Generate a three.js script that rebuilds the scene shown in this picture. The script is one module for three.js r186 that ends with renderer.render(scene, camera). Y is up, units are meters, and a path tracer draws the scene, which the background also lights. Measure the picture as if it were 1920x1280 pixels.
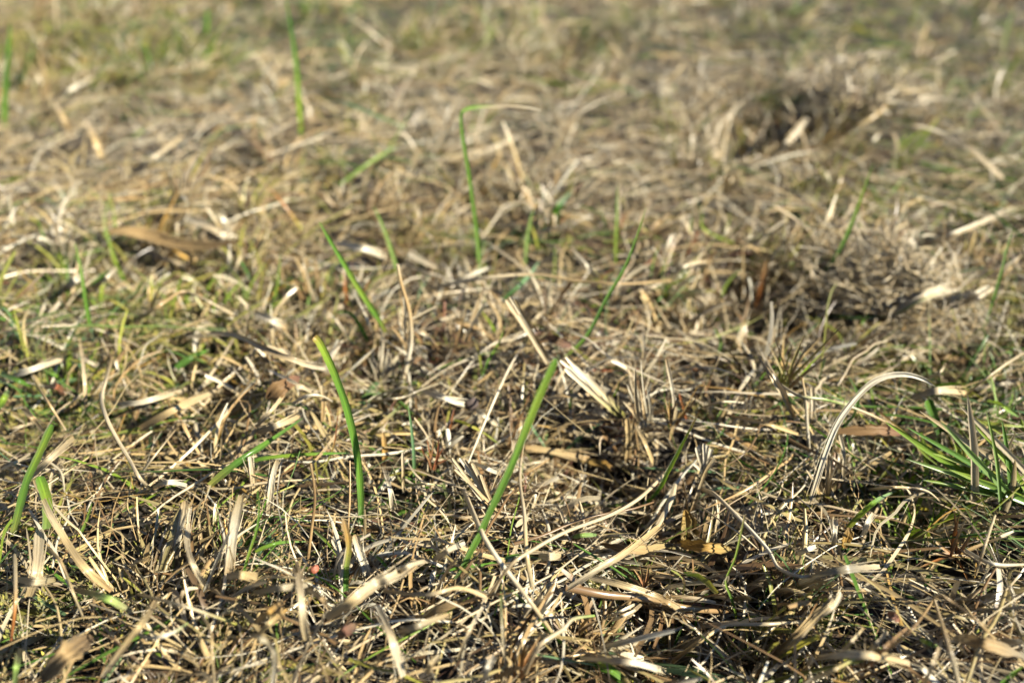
import * as THREE from 'three';
import { Sky } from 'three/addons/objects/Sky.js';
import { ImprovedNoise } from 'three/addons/math/ImprovedNoise.js';
import { mergeGeometries } from 'three/addons/utils/BufferGeometryUtils.js';

// ---------------------------------------------------------------- camera, sky, sun, exposure
const scene = new THREE.Scene();
const LENS = 1495, CX = 960, CY = 640;                 // the photograph is 1920 x 1280, focal length in its pixels
const EYE = new THREE.Vector3(0, 0.12, 0), PITCH = THREE.MathUtils.degToRad(-36);
const camera = new THREE.PerspectiveCamera(2 * Math.atan(CY / LENS) * 180 / Math.PI, 1.5, 0.004, 200);
camera.position.copy(EYE);
camera.rotation.x = PITCH;
camera.focus = 0.151;
camera.userData.fStop = 9.5;
camera.updateMatrixWorld(true);

const SUN = new THREE.Vector3(0.74, 0.56, 0.36).normalize();   // towards the sun: from the right, a little behind the camera
const sky = new Sky();
sky.name = 'sky';
sky.scale.setScalar(100);
sky.material.uniforms.sunPosition.value.copy(SUN);
sky.material.uniforms.turbidity.value = 2.5;
sky.material.uniforms.rayleigh.value = 0.6;
sky.material.uniforms.mieCoefficient.value = 0.004;
sky.userData = { kind: 'structure', label: 'clear blue daylight sky above the lawn' };
scene.add(sky);
scene.environmentIntensity = 0.1;

const sun = new THREE.DirectionalLight(new THREE.Color().setRGB(1.0, 0.92, 0.75), 5.0);
sun.position.copy(SUN).multiplyScalar(3);
sun.target.position.set(0, 0, 0);
sun.castShadow = true;
sun.shadow.mapSize.set(4096, 4096);
Object.assign(sun.shadow.camera, { left: -1, right: 1, top: 1, bottom: -1, near: 0.1, far: 8 });
scene.add(sun, sun.target);

const renderer = new THREE.WebGLRenderer({ antialias: true });
renderer.toneMapping = THREE.LinearToneMapping;
renderer.toneMappingExposure = 4.4;
renderer.shadowMap.enabled = true;

// ---------------------------------------------------------------- small tools
function mulberry(a) {
  return () => { a |= 0; a = a + 0x6D2B79F5 | 0; let t = Math.imul(a ^ a >>> 15, 1 | a); t = t + Math.imul(t ^ t >>> 7, 61 | t) ^ t; return ((t ^ t >>> 14) >>> 0) / 4294967296; };
}
const noise = new ImprovedNoise();
const n2 = (x, z, s, o = 0) => noise.noise(x / s + 31.7 + o, o * 1.7 + 0.37, z / s + 11.3 - o);
const V = (x, y, z) => new THREE.Vector3(x, y, z);
const clamp = THREE.MathUtils.clamp, lerp = THREE.MathUtils.lerp;
const smooth = (a, b, x) => THREE.MathUtils.smoothstep(x, a, b);
const used = {};
const numbered = (name) => { const k = used[name] = (used[name] ?? -1) + 1; return k ? `${name}_${String(k).padStart(3, '0')}` : name; };

// a ray of the lens through pixel (px, py) of the photograph
const FWD = V(0, 0, -1).applyQuaternion(camera.quaternion);
const ray = (px, py) => V((px - CX) / LENS, -(py - CY) / LENS, -1).applyQuaternion(camera.quaternion);
const onLevel = (px, py, y = 0) => { const d = ray(px, py); return V(0, 0, 0).copy(EYE).addScaledVector(d, (y - EYE.y) / d.y); };
const depthOf = (p) => V(0, 0, 0).subVectors(p, EYE).dot(FWD);
function pixelOf(p) {
  const q = p.clone().applyMatrix4(camera.matrixWorldInverse);
  return [CX - q.x / q.z * LENS, CY + q.y / q.z * LENS, -q.z];
}

// ---------------------------------------------------------------- the lie of the turf: hummocks and hollows (pixel, radius and height in millimetres)
const LUMPS = [
  [1460, 210, 22, -11], [1395, 235, 16, -6], [1610, 150, 28, 2], [1660, 205, 22, 3],
  [1400, 525, 22, -9], [1490, 570, 16, -7], [1660, 520, 24, 4], [1760, 560, 14, 3],
  [1085, 835, 14, -17], [1150, 870, 10, -10], [1200, 760, 10, 5], [1000, 690, 10, 3],
  [260, 480, 14, -15], [180, 475, 12, -12], [350, 485, 13, -12], [300, 405, 16, 8],
  [430, 540, 9, -9], [620, 560, 8, -9], [640, 675, 9, -10], [720, 640, 7, 5], [400, 690, 10, -5],
  [1680, 880, 9, -10], [1230, 1190, 10, -11], [1390, 1230, 9, -9], [335, 1075, 7, -9], [1400, 1110, 10, -5],
  [90, 110, 22, -12], [335, 92, 18, -10], [140, 60, 40, 8], [1060, 75, 22, -10], [830, 45, 22, -8], [1230, 60, 30, 7],
  [830, 225, 10, -8], [1300, 200, 10, -8], [970, 345, 12, -9], [700, 130, 30, 5], [1500, 350, 22, 4],
  [60, 620, 18, 5], [180, 900, 16, 4], [560, 730, 12, 4], [1500, 760, 13, 5], [1850, 800, 14, 4], [900, 1110, 12, 3], [1650, 1030, 14, 4],
  [1820, 640, 12, -7], [120, 690, 10, -5], [470, 660, 9, -5], [960, 800, 8, -5], [1330, 1040, 10, -4], [1300, 960, 8, -4],
].map(([px, py, r, h]) => { const p = onLevel(px, py); return [p.x, p.z, r / 1000, h / 1000 * (h < 0 ? 1.6 : 1.4)]; });
function turf(x, z) {
  let y = 0.0050 * n2(x, z, 0.075) + 0.0062 * n2(x, z, 0.032, 3) + 0.0022 * n2(x, z, 0.013, 7);
  return y + lumps(x, z);
}
function lumps(x, z) {
  let y = 0;
  for (const [lx, lz, r, h] of LUMPS) {
    const d = ((x - lx) ** 2 + (z - lz) ** 2) / (r * r);
    if (d < 9) y += h * Math.exp(-d);
  }
  return y;
}
const THATCH = 0.0155;                                    // depth of the thatch over the soil
// the point of the turf (raised by h) that a pixel shows
function onTurf(px, py, h = 0) {
  const d = ray(px, py).normalize(), p = EYE.clone();
  let t = 0.05;
  for (let k = 0; k < 4000; k++) {
    p.copy(EYE).addScaledVector(d, t);
    if (p.y < turf(p.x, p.z) + h) break;
    t += 0.0008;
  }
  for (let a = t - 0.0008, b = t, k = 0; k < 16; k++) {
    const m = (a + b) / 2; p.copy(EYE).addScaledVector(d, m);
    if (p.y < turf(p.x, p.z) + h) b = m; else a = m;
  }
  return p;
}

// ---------------------------------------------------------------- materials
function fibreTexture(seed, size, bump) {                 // long fibres of a leaf, with pits and weathered specks
  const W = size[0], H = size[1], d = new Uint8Array(W * H * 4), r = mulberry(seed);
  const cols = new Float32Array(W);
  for (let x = 0; x < W; x++) cols[x] = r();
  for (let y = 0; y < H; y++) for (let x = 0; x < W; x++) {
    const u = x / W, v = y / H;
    const T = (fx, fy, o) => {                            // noise that wraps round
      const X = u * fx, Y = v * fy, a = noise.noise(X, Y, o), b = noise.noise(X - fx, Y, o), c = noise.noise(X, Y - fy, o), e = noise.noise(X - fx, Y - fy, o);
      return lerp(lerp(a, b, u), lerp(c, e, u), v);
    };
    const streak = 0.6 * T(11, 2, 1.3 + seed) + 0.55 * T(24, 4, 5.1) + 0.2 * (cols[x] - 0.5);
    const blot = T(6, 7, 9.7) , fleck = T(30, 60, 14.2);
    let g = bump ? 0.5 + 0.75 * streak : 0.80 + 0.42 * streak + 0.16 * blot - (fleck > 0.33 ? 0.22 : 0);
    g = clamp(g, 0, 1);
    const k = (y * W + x) * 4;
    d[k] = 255 * g; d[k + 1] = 255 * g * (bump ? 1 : 0.985 + 0.03 * blot); d[k + 2] = 255 * g * (bump ? 1 : 0.96 + 0.08 * blot); d[k + 3] = 255;
  }
  const t = new THREE.DataTexture(d, W, H);
  t.wrapS = t.wrapT = THREE.RepeatWrapping; t.magFilter = THREE.LinearFilter; t.minFilter = THREE.LinearMipmapLinearFilter;
  t.needsUpdate = true;
  return t;
}
const fibreMap = fibreTexture(3, [256, 512], false), fibreBump = fibreTexture(8, [256, 512], true);
const leafMat = (o) => new THREE.MeshPhysicalMaterial({
  vertexColors: true, side: THREE.DoubleSide, map: fibreMap, bumpMap: fibreBump, bumpScale: 0.00012, roughness: 1, metalness: 0, thickness: 0, ...o,
});
const M = {
  dry: leafMat({ transmission: 0.08, specularIntensity: 0.3, clearcoat: 0.6, clearcoatRoughness: 0.33 }),
  green: leafMat({ transmission: 0.45, specularIntensity: 0.3, clearcoat: 0.3, clearcoatRoughness: 0.22 }),
  stalk: leafMat({ transmission: 0, roughness: 0.9, specularIntensity: 0.3, clearcoat: 0.7, clearcoatRoughness: 0.3 }),
  dead: leafMat({ transmission: 0.12, roughness: 1, specularIntensity: 0.3, clearcoat: 0.15, clearcoatRoughness: 0.45 }),
};
M.dry.name = 'dry leaf'; M.green.name = 'green leaf'; M.stalk.name = 'dry stalk'; M.dead.name = 'dead leaf';

// base colours (linear)
const C = {
  white: [0.415, 0.378, 0.290], pale: [0.317, 0.263, 0.170], straw: [0.301, 0.227, 0.111], tan: [0.232, 0.161, 0.075], khaki: [0.214, 0.172, 0.072], brown: [0.127, 0.076, 0.032],
  dark: [0.058, 0.035, 0.016], grey: [0.221, 0.189, 0.122], ash: [0.150, 0.131, 0.090], gold: [0.266, 0.161, 0.038], orange: [0.232, 0.091, 0.022], rust: [0.157, 0.050, 0.018], plum: [0.116, 0.056, 0.038],
  green: [.072, .165, .010], deep: [.040, .105, .008], lime: [.15, .225, .014], olive: [0.183, 0.185, 0.032], mint: [.15, .23, .05], blue: [0.091, 0.177, 0.075], yellow: [0.299, 0.274, 0.044],
};

// ---------------------------------------------------------------- leaves and stalks: meshes grown along a curve
class Mesher {
  constructor(nv = 4096) { this.p = new Float32Array(nv * 3); this.c = new Float32Array(nv * 3); this.u = new Float32Array(nv * 2); this.i = new Uint32Array(nv * 6); this.nv = 0; this.ni = 0; }
  room(v, i) {
    const grow = (a, n) => { if (a.length >= n) return a; const b = new a.constructor(Math.max(n, a.length * 2)); b.set(a); return b; };
    this.p = grow(this.p, (this.nv + v) * 3); this.c = grow(this.c, (this.nv + v) * 3); this.u = grow(this.u, (this.nv + v) * 2); this.i = grow(this.i, this.ni + i);
  }
  vert(x, y, z, r, g, b, u, v) {
    const k = this.nv; this.p[k * 3] = x; this.p[k * 3 + 1] = y; this.p[k * 3 + 2] = z; this.c[k * 3] = r; this.c[k * 3 + 1] = g; this.c[k * 3 + 2] = b; this.u[k * 2] = u; this.u[k * 2 + 1] = v;
    this.nv++;
  }
  // pts: spine; w: width in metres; o.tube: round stalk; o.colors: colours from foot to tip; o.taper(t): share of the width
  leaf(pts, w, o, rnd) {
    const n = o.n ?? 10, tube = o.tube ?? false, across = tube ? (w < 0.0004 ? 4 : 6) : o.across ?? (w < 0.00045 ? 2 : 3), fold = o.fold ?? 0.35, twist = o.twist ?? 0, cols = o.colors, taper = o.taper;
    const rough = o.rough ?? 0.1, cup = o.cup ?? 0;
    this.room((n + 1) * across, n * across * 6);
    const N = pts.length, P = V(0, 0, 0), Q = V(0, 0, 0), T = V(0, 0, 0), S = V(0, 0, 0), B = V(0, 0, 0), R = o.ref;
    const u0 = rnd() * 3, v0 = rnd() * 3;
    const at = (t, out) => {                                // Catmull-Rom
      const f = clamp(t, 0, 1) * (N - 1), k = Math.min(N - 2, Math.floor(f)), s = f - k;
      const a = pts[Math.max(0, k - 1)], b = pts[k], c = pts[k + 1], d = pts[Math.min(N - 1, k + 2)];
      if (N === 2) return out.copy(b).lerp(c, s);
      const s2 = s * s, s3 = s2 * s, m = o.tight ?? 0.5;
      const h1 = 2 * s3 - 3 * s2 + 1, h2 = s3 - 2 * s2 + s, h3 = -2 * s3 + 3 * s2, h4 = s3 - s2;
      return out.set(
        h1 * b.x + h2 * m * (c.x - a.x) + h3 * c.x + h4 * m * (d.x - b.x),
        h1 * b.y + h2 * m * (c.y - a.y) + h3 * c.y + h4 * m * (d.y - b.y),
        h1 * b.z + h2 * m * (c.z - a.z) + h3 * c.z + h4 * m * (d.z - b.z));
    };
    const first = this.nv; let run = 0; const last = V(0, 0, 0);
    for (let k = 0; k <= n; k++) {
      const t = k / n;
      at(t, P); at(t + 0.02, Q); at(t - 0.02, T); T.subVectors(Q, T).normalize();
      if (k) run += P.distanceTo(last); last.copy(P);
      S.copy(R).addScaledVector(T, -R.dot(T)).normalize();
      if (twist) S.applyAxisAngle(T, twist * (t - 0.3));
      B.crossVectors(T, S);
      const ww = w * taper(t) * (1 + rough * (rnd() - 0.5) * 2) / 2;
      const f = t * (cols.length - 1), j = Math.min(cols.length - 2, Math.floor(f)), a = cols[Math.max(0, j)], b = cols[Math.min(cols.length - 1, j + 1)], s = f - j;
      const c0 = lerp(a[0], b[0], s), c1 = lerp(a[1], b[1], s), c2 = lerp(a[2], b[2], s);
      for (let q = 0; q < across; q++) {
        let x, y, ua;
        const rib = o.rib && q === (across - 1) / 2 ? 1 + o.rib : 1, cr = c0 * rib, cg = c1 * rib, cb = c2 * rib;   // a leaf's pale midrib
        if (tube) { const an = q / across * 2 * Math.PI; x = Math.cos(an); y = Math.sin(an) * (o.flat ?? 0.8); ua = q / across * 3.14; }
        else { x = q / (across - 1) * 2 - 1; y = across > 3 ? fold * x * x + cup * 0.12 * Math.sin(x * 9 + u0 * 9 + t * 2) : fold * Math.abs(x); ua = x; }
        this.vert(P.x + (S.x * x + B.x * y) * ww, P.y + (S.y * x + B.y * y) * ww, P.z + (S.z * x + B.z * y) * ww, cr, cg, cb, u0 + ua * w / 2 / 0.004, v0 + run / 0.03);
      }
    }
    const ring = tube ? across : across - 1;
    for (let k = 0; k < n; k++) for (let q = 0; q < ring; q++) {
      const a = first + k * across + q, b = first + k * across + (q + 1) % across, c = a + across, d = b + across;
      this.i[this.ni++] = a; this.i[this.ni++] = b; this.i[this.ni++] = d; this.i[this.ni++] = a; this.i[this.ni++] = d; this.i[this.ni++] = c;
    }
  }
  geometry(origin) {
    const g = new THREE.BufferGeometry(), p = this.p.slice(0, this.nv * 3);
    if (origin) for (let k = 0; k < this.nv; k++) { p[k * 3] -= origin.x; p[k * 3 + 1] -= origin.y; p[k * 3 + 2] -= origin.z; }
    g.setAttribute('position', new THREE.BufferAttribute(p, 3));
    g.setAttribute('color', new THREE.BufferAttribute(this.c.slice(0, this.nv * 3), 3));
    g.setAttribute('uv', new THREE.BufferAttribute(this.u.slice(0, this.nv * 2), 2));
    g.setIndex(new THREE.BufferAttribute(this.i.slice(0, this.ni), 1));
    g.computeVertexNormals();
    return g;
  }
}
const TAPER = {
  point: (t) => Math.max(0.05, Math.pow(1 - Math.pow(t, 2.6), 0.8)) * (0.8 + 0.2 * smooth(0, 0.25, t)),
  blunt: (t) => (0.85 + 0.15 * smooth(0, 0.3, t)) * (t > 0.93 ? 1 - 0.35 * (t - 0.93) / 0.07 : 1),
  both: (t) => Math.max(0.06, Math.pow(Math.sin(Math.PI * clamp(t * 0.94 + 0.03, 0, 1)), 0.55)),
  even: () => 1,
  stem: (t) => 1 - 0.35 * t,
  oval: (t) => Math.max(0.05, Math.pow(Math.sin(Math.PI * clamp(t * 0.98 + 0.01, 0, 1)), 0.75)),
};
function jitter(c, rnd, amt = 0.12) { const k = 1 + (rnd() - 0.5) * 2 * amt, w = (rnd() - 0.5) * amt * 0.6; return [c[0] * k * (1 + w), c[1] * k, c[2] * k * (1 - w)]; }

// ---------------------------------------------------------------- soil and distant lawn: one sheet to the horizon
{
  const n = 260, g = new THREE.PlaneGeometry(2, 2, n, n), p = g.attributes.position, uv = g.attributes.uv, col = new Float32Array(p.count * 3);
  const far = (u) => 0.62 * u + 60 * Math.pow(u, 9);
  for (let k = 0; k < p.count; k++) {
    const x = far(p.getX(k)), z = -0.33 + far(p.getY(k));
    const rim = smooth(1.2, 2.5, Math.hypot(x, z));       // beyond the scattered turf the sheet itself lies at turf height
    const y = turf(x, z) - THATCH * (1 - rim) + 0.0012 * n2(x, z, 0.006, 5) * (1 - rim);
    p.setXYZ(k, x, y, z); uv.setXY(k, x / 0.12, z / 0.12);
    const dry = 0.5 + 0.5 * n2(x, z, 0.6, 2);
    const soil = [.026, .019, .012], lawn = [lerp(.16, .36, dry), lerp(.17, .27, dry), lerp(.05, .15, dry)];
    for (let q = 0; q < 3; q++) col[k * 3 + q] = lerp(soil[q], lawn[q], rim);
  }
  g.setAttribute('color', new THREE.BufferAttribute(col, 3));
  const W = 256, d = new Uint8Array(W * W * 4), r = mulberry(5);
  for (let k = 0; k < W * W; k++) { const s = 0.55 + 0.45 * r() * r(), q = r() > 0.93 ? 1.3 : 1; for (let c = 0; c < 3; c++) d[k * 4 + c] = clamp(200 * s * q, 0, 255); d[k * 4 + 3] = 255; }
  const t = new THREE.DataTexture(d, W, W); t.wrapS = t.wrapT = THREE.RepeatWrapping; t.magFilter = THREE.LinearFilter; t.needsUpdate = true;
  g.computeVertexNormals();
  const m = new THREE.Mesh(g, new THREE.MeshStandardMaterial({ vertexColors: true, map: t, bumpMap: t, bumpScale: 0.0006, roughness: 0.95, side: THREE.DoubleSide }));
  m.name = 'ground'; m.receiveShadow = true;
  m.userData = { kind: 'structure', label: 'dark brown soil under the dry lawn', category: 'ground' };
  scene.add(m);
}

// ---------------------------------------------------------------- single shoots, straws and leaves that the photograph shows
const MASK_W = 480, MASK_H = 320, mask = new Float32Array(MASK_W * MASK_H).fill(9);   // where these stand, so that the loose thatch is laid beside them and not over them
function keepClear(p, rad) {
  const [x, y, d] = pixelOf(p), r = Math.max(1, Math.ceil(rad / d * LENS / 4)), cx = Math.round(x / 4), cy = Math.round(y / 4);
  for (let j = cy - r; j <= cy + r; j++) for (let i = cx - r; i <= cx + r; i++) if (i >= 0 && j >= 0 && i < MASK_W && j < MASK_H) mask[j * MASK_W + i] = Math.min(mask[j * MASK_W + i], d);
}
const hr = mulberry(77);
const pal = (s) => s.split(' ').map((k) => jitter(C[k], hr, 0.08));
// a spine from pixels. lie: along the turf at height h (mm, ends sunk); stand: rooted in the turf at the first pixel and rising in an upright plane there
function spine(px, o) {
  const k = px.length / 2, out = [];
  if (o.stand) {
    const b = onTurf(...(o.foot ?? [px[0], px[1]]), o.root ?? -0.0035), lean = o.lean ?? 0.12;
    for (let q = 0; q < k; q++) {
      const d = ray(px[q * 2], px[q * 2 + 1]);           // plane through the foot, leaning back by `lean`
      const t = (b.z - EYE.z - lean * (EYE.y - b.y)) / (d.z + lean * d.y);
      out.push(EYE.clone().addScaledVector(d, t));
    }
    return out;
  }
  const h = (o.h ?? 2.2) / 1000, ends = (o.ends ?? 0.6) / 1000;
  for (let q = 0; q < k; q++) out.push(onTurf(px[q * 2], px[q * 2 + 1], q === 0 || q === k - 1 ? ends : h));
  // no sagging with every lump beneath: even out the heights, keeping each point on its sight line
  for (let pass = 0; pass < 2; pass++) for (let q = 1; q < k - 1; q++) {
    const y = Math.max(out[q].y, (out[q - 1].y + out[q + 1].y) / 2 - 0.001);
    out[q] = onLevel(px[q * 2], px[q * 2 + 1], y);
  }
  return out;
}
function grow(px, wpx, o) {
  const pts = spine(px, o), w = wpx * depthOf(pts[Math.floor(pts.length / 2)]) / LENS;
  const dir = V(0, 0, 0).subVectors(pts[pts.length - 1], pts[0]).normalize();
  const view = V(0, 0, 0).subVectors(pts[0], EYE).normalize();
  const flat = V(0, 0, 0).crossVectors(dir, view).normalize(), ref = flat.clone();
  let roll = o.roll ?? 0.25;
  if (o.roll === undefined && !o.tube && !o.shade) {       // a dry leaf shows the sun one of its faces
    let best = -9;
    for (let r = -1.1; r <= 1.1; r += 0.1) {
      const n = V(0, 0, 0).crossVectors(dir, flat.clone().applyAxisAngle(dir, r)), s = n.dot(SUN), e = -n.dot(view), v = Math.min(0.75, s * Math.sign(e)) + 0.45 * Math.abs(e);
      if (v > best) { best = v; roll = r; }
    }
    roll *= o.stand && !o.lit ? 0.7 : 0.9;
  }
  ref.applyAxisAngle(dir, roll);
  const m = new Mesher(512);
  m.leaf(pts, w, { n: o.n ?? Math.max(14, pts.length * 5), across: o.cup ? 9 : 5, fold: o.fold ?? 0.3, twist: o.twist ?? 0, tube: o.tube, flat: o.flat, colors: pal(o.c), taper: TAPER[o.t ?? (o.tube ? 'stem' : 'point')], ref, rough: o.rough ?? 0.05, cup: o.cup ?? 0, rib: o.rib, tight: o.tight }, hr);
  if (o.fray && wpx >= 8) for (let q = 0; q < 4; q++) {     // split edges: fibres that part from the straw towards one end
    const s = q % 2 ? 1 : -1, e = q < 2 ? 0 : 1, splay = w * (0.25 + 0.7 * hr()), path = pts.map((p, k) => {
      const t = k / (pts.length - 1), u = e ? t : 1 - t;
      return p.clone().addScaledVector(ref, s * (w * 0.42 + splay * u * u * u)).add(V(0, 0.0006 * u * u * (hr() - 0.2), 0));
    });
    m.leaf(path, w * (0.10 + 0.14 * hr()), { n: Math.max(10, pts.length * 3), across: 3, fold: 0.5, colors: pal(o.c), taper: TAPER.both, ref, rough: 0.2 }, hr);
  }
  if (!o.amid) for (let q = o.stand ? 6 : 1; q <= 40; q++) {
    const f = q / 40 * (pts.length - 1), k = Math.min(pts.length - 2, Math.floor(f));
    keepClear(pts[k].clone().lerp(pts[k + 1], f - k), w * 0.5);
  }
  return { m, pts };
}
const show = (o) => { o.castShadow = o.receiveShadow = true; return o; };
function tag(o, label, category, group) { o.userData = { label, category }; if (group) o.userData.group = group; return o; }
// one piece: name, category, group, pixels, width, options, label; o.parts: [part name, pixels, width, options]
function piece(name, category, group, px, wpx, o, label) {
  const { m, pts } = grow(px, wpx, o);
  const mesh = show(new THREE.Mesh(m.geometry(pts[0]), o.m ?? M.dry));
  mesh.position.copy(pts[0]);
  mesh.name = numbered(name);
  scene.add(tag(mesh, label, category, group));
  for (const [pn, ppx, pw, po, pl] of o.parts ?? []) {
    const r = grow(ppx, pw, { ...po, h: po.h ?? o.h, foot: [px[0], px[1]], lean: o.lean, root: o.root });
    const part = show(new THREE.Mesh(r.m.geometry(pts[0]), po.m ?? o.m ?? M.dry));
    part.name = pn; if (pl) part.userData = { label: pl };
    mesh.add(part);
  }
  return mesh;
}
const green = (px, w, c, label, o = {}) => piece('green_shoot', 'grass shoot', 'single green grass shoots', px, w * 0.78, { stand: true, m: M.green, c, fold: 0.55, cup: 0.5, rib: 0.45, rough: 0.10, ...o }, label);
const lying = (px, w, c, label, o = {}) => piece('green_shoot', 'grass shoot', 'single green grass shoots', px, w * 0.85, { m: M.green, c, fold: 0.5, cup: 0.5, rib: 0.45, rough: 0.10, ...o }, label);
const straw = (px, w, c, label, o = {}) => piece('dry_straw', 'straw', 'dry straws lying on the lawn', px, w * 0.8, { c, fray: true, t: 'blunt', rough: 0.16, cup: 1.5, ...o }, label);
const stalk = (px, w, c, label, o = {}) => piece('dry_stalk', 'stalk', 'dry grass stalks', px, w, { c, tube: true, m: M.stalk, ...o }, label);
const stub = (px, w, c, label, o = {}) => piece('stubble_stump', 'stubble', 'upright dry stubble stumps', px, w * 0.82, { c, fray: true, stand: true, t: 'blunt', fold: 0.7, rough: 0.16, lean: 0.05, cup: 1.6, ...o }, label);
const dead = (px, w, c, label, o = {}) => piece('fallen_leaf', 'leaf', 'dead leaves lying in the grass', px, w, { c, t: 'oval', m: M.dead, fold: 0.35, rough: 0.24, cup: 2.2, ...o }, label);
// a tuft: every leaf a part of its own; foot pixel, tips as pixels
function tuft(foot, tips, wpx, c, label, o = {}) {
  const g = new THREE.Group(), b = onTurf(foot[0], foot[1], -0.003);
  g.name = numbered('grass_tuft'); g.position.copy(b);
  const pals = c.split('/');
  for (let q = 0; q < tips.length / 2; q++) {
    const tx = tips[q * 2], ty = tips[q * 2 + 1], bx = foot[0] + (hr() - 0.5) * (o.spread ?? 24), by = foot[1] + (hr() - 0.5) * (o.spread ?? 24) * 0.4;
    const bend = (hr() - 0.5) * (o.bend ?? 14), mx = (bx + tx) / 2 + bend, my = (by + ty) / 2 - Math.abs(bend) * 0.4;
    const { m } = grow([bx, by, mx, my, tx, ty], wpx * (0.7 + 0.6 * hr()), { stand: true, lean: (hr() - 0.45) * 0.9, c: pals[q % pals.length], t: o.t ?? 'point', fold: 0.5, n: 12, tube: o.tube, roll: (hr() - 0.5) * 1.2, rough: 0.1 });
    const mesh = show(new THREE.Mesh(m.geometry(b), o.m ?? (o.tube ? M.stalk : M.dry)));
    mesh.name = o.part ?? 'leaf';
    g.add(mesh);
  }
  scene.add(tag(g, label, 'grass tuft', 'dry grass tufts'));
  return g;
}

// a sheaf: strands lying side by side along the same line, each a part
function sheaf(px, n, wpx, spread, c, label, o = {}) {
  const g = new THREE.Group(), b = onTurf(px[0], px[1], 0.001), pals = c.split('/'), k = px.length / 2;
  g.name = numbered('straw_sheaf'); g.position.copy(b);
  for (let q = 0; q < n; q++) {
    const f = n > 1 ? q / (n - 1) * 2 - 1 : 0, fan = 0.5 + 0.9 * hr(), path = [];
    const dx = px[px.length - 2] - px[0], dy = px[px.length - 1] - px[1], l = Math.hypot(dx, dy), nx = -dy / l, ny = dx / l, s0 = (hr() - 0.5) * 0.2, s1 = 1 - 0.25 * hr();
    for (let m = 0; m < k; m++) {
      const t = m / (k - 1), u = s0 * (1 - t) * 0.6, off = spread * f * (0.35 + 0.65 * fan * t) + (hr() - 0.5) * spread * 0.35, e = t === 1 ? s1 : 1;
      path.push(px[0] + (px[m * 2] - px[0]) * e + dx * u * 0.3 + nx * off, px[1] + (px[m * 2 + 1] - px[1]) * e + dy * u * 0.3 + ny * off);
    }
    const { m } = grow(path, wpx * (0.6 + 0.8 * hr()), { h: (o.h ?? 7) + hr() * 2.5, c: pals[q % pals.length], t: hr() < 0.5 ? 'blunt' : 'point', fold: 0.6, rough: 0.14, stand: o.stand, foot: [px[0], px[1]] });
    const mesh = show(new THREE.Mesh(m.geometry(b), M.dry)); mesh.name = 'strand'; g.add(mesh);
  }
  scene.add(tag(g, label, 'straw sheaf', 'sheaves of dry straw'));
  return g;
}
// a matted clump: fine curling leaves heaped over a hummock, each a part
function clump(cx, cy, rx, ry, n, wpx, c, label) {
  const g = new THREE.Group(), b = onTurf(cx, cy, 0), pals = c.split('/');
  g.name = numbered('grass_tuft'); g.position.copy(b);
  for (let q = 0; q < n; q++) {
    const a = hr() * 6.283, r = Math.sqrt(hr()), x = cx + Math.cos(a) * r * rx, y = cy + Math.sin(a) * r * ry, d = hr() * 6.283, l = rx * (0.25 + 0.5 * hr()), bend = (hr() - 0.5) * l;
    const { m } = grow([x, y, x + Math.cos(d) * l * 0.5 - Math.sin(d) * bend, y + Math.sin(d) * l * 0.35 + Math.cos(d) * bend * 0.6, x + Math.cos(d) * l, y + Math.sin(d) * l * 0.7], wpx * (0.5 + hr()), { amid: true, h: 2 + 6 * hr(), ends: -1 + 5 * hr(), c: pals[q % pals.length], t: 'point', fold: 0.6, n: 12, rough: 0.12 });
    const mesh = show(new THREE.Mesh(m.geometry(b), M.dry)); mesh.name = 'leaf'; g.add(mesh);
  }
  scene.add(tag(g, label, 'grass tuft', 'dry grass tufts'));
  return g;
}
const DENSITY = 78;

// green shoots that stand up out of the thatch: pixels from foot to tip, width in pixels, colours foot to tip
green([855, 1085, 892, 1014, 915, 965, 960, 868, 1005, 755, 1042, 672], 20, 'deep green green green lime green', 'broad bright green shoot with a blunt tip, leaning right left of the big dark hollow', { t: 'blunt', fold: 0.3, n: 30 });
green([676, 985, 675, 925, 668, 850, 650, 768, 626, 700, 600, 645, 588, 632], 18, 'deep green green green lime gold', 'bright green shoot curving up to a browned tip, left of the middle', { t: 'blunt', n: 30, fold: 0.5 });
green([1185, 962, 1228, 925, 1254, 878, 1282, 825, 1312, 770], 14, 'green green lime lime orange', 'green shoot with an orange tip rising behind the long pale arched stalk', { lean: -0.45, root: 0.001 });
green([1060, 668, 1090, 640, 1112, 608, 1136, 560, 1170, 503, 1192, 448, 1212, 388], 11, 'lime green deep green green lime', 'tall slender green shoot leaning right with a fine point, behind the broad bright one', { n: 28 });
green([900, 512, 894, 440, 881, 340, 868, 262, 864, 222, 866, 208], 11, 'mint green green green deep', 'tall green shoot whose pale tip is bent over to the right', { t: 'stem', n: 24, parts: [['bent_tip', [866, 210, 880, 202, 912, 198, 955, 197, 985, 200, 1016, 207], 9, { stand: true, root: 0.0285, lean: 0.12, c: 'mint mint pale pale white', t: 'point', rib: 0.2, roll: 0.3, n: 30, m: M.dry }, 'dried whitish tip bent over to the right']] });
green([722, 622, 704, 590, 672, 541, 640, 487, 612, 440, 598, 415], 14, 'olive green lime green green mint', 'glossy green shoot leaning left above the torn white straw');
green([748, 520, 737, 480, 721, 432, 700, 385], 11, 'mint mint mint mint', 'pale green shoot leaning left at the head of a dry upright stem');
green([265, 572, 236, 530, 215, 487, 200, 437, 189, 385, 190, 330], 9, 'green green lime mint pale pale', 'thin pale green shoot in front of the dark end of the brown lying leaf');
green([168, 612, 159, 560, 150, 502, 140, 455], 10, 'green green mint mint', 'pale green shoot standing left of the thin one by the brown leaf');
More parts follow.
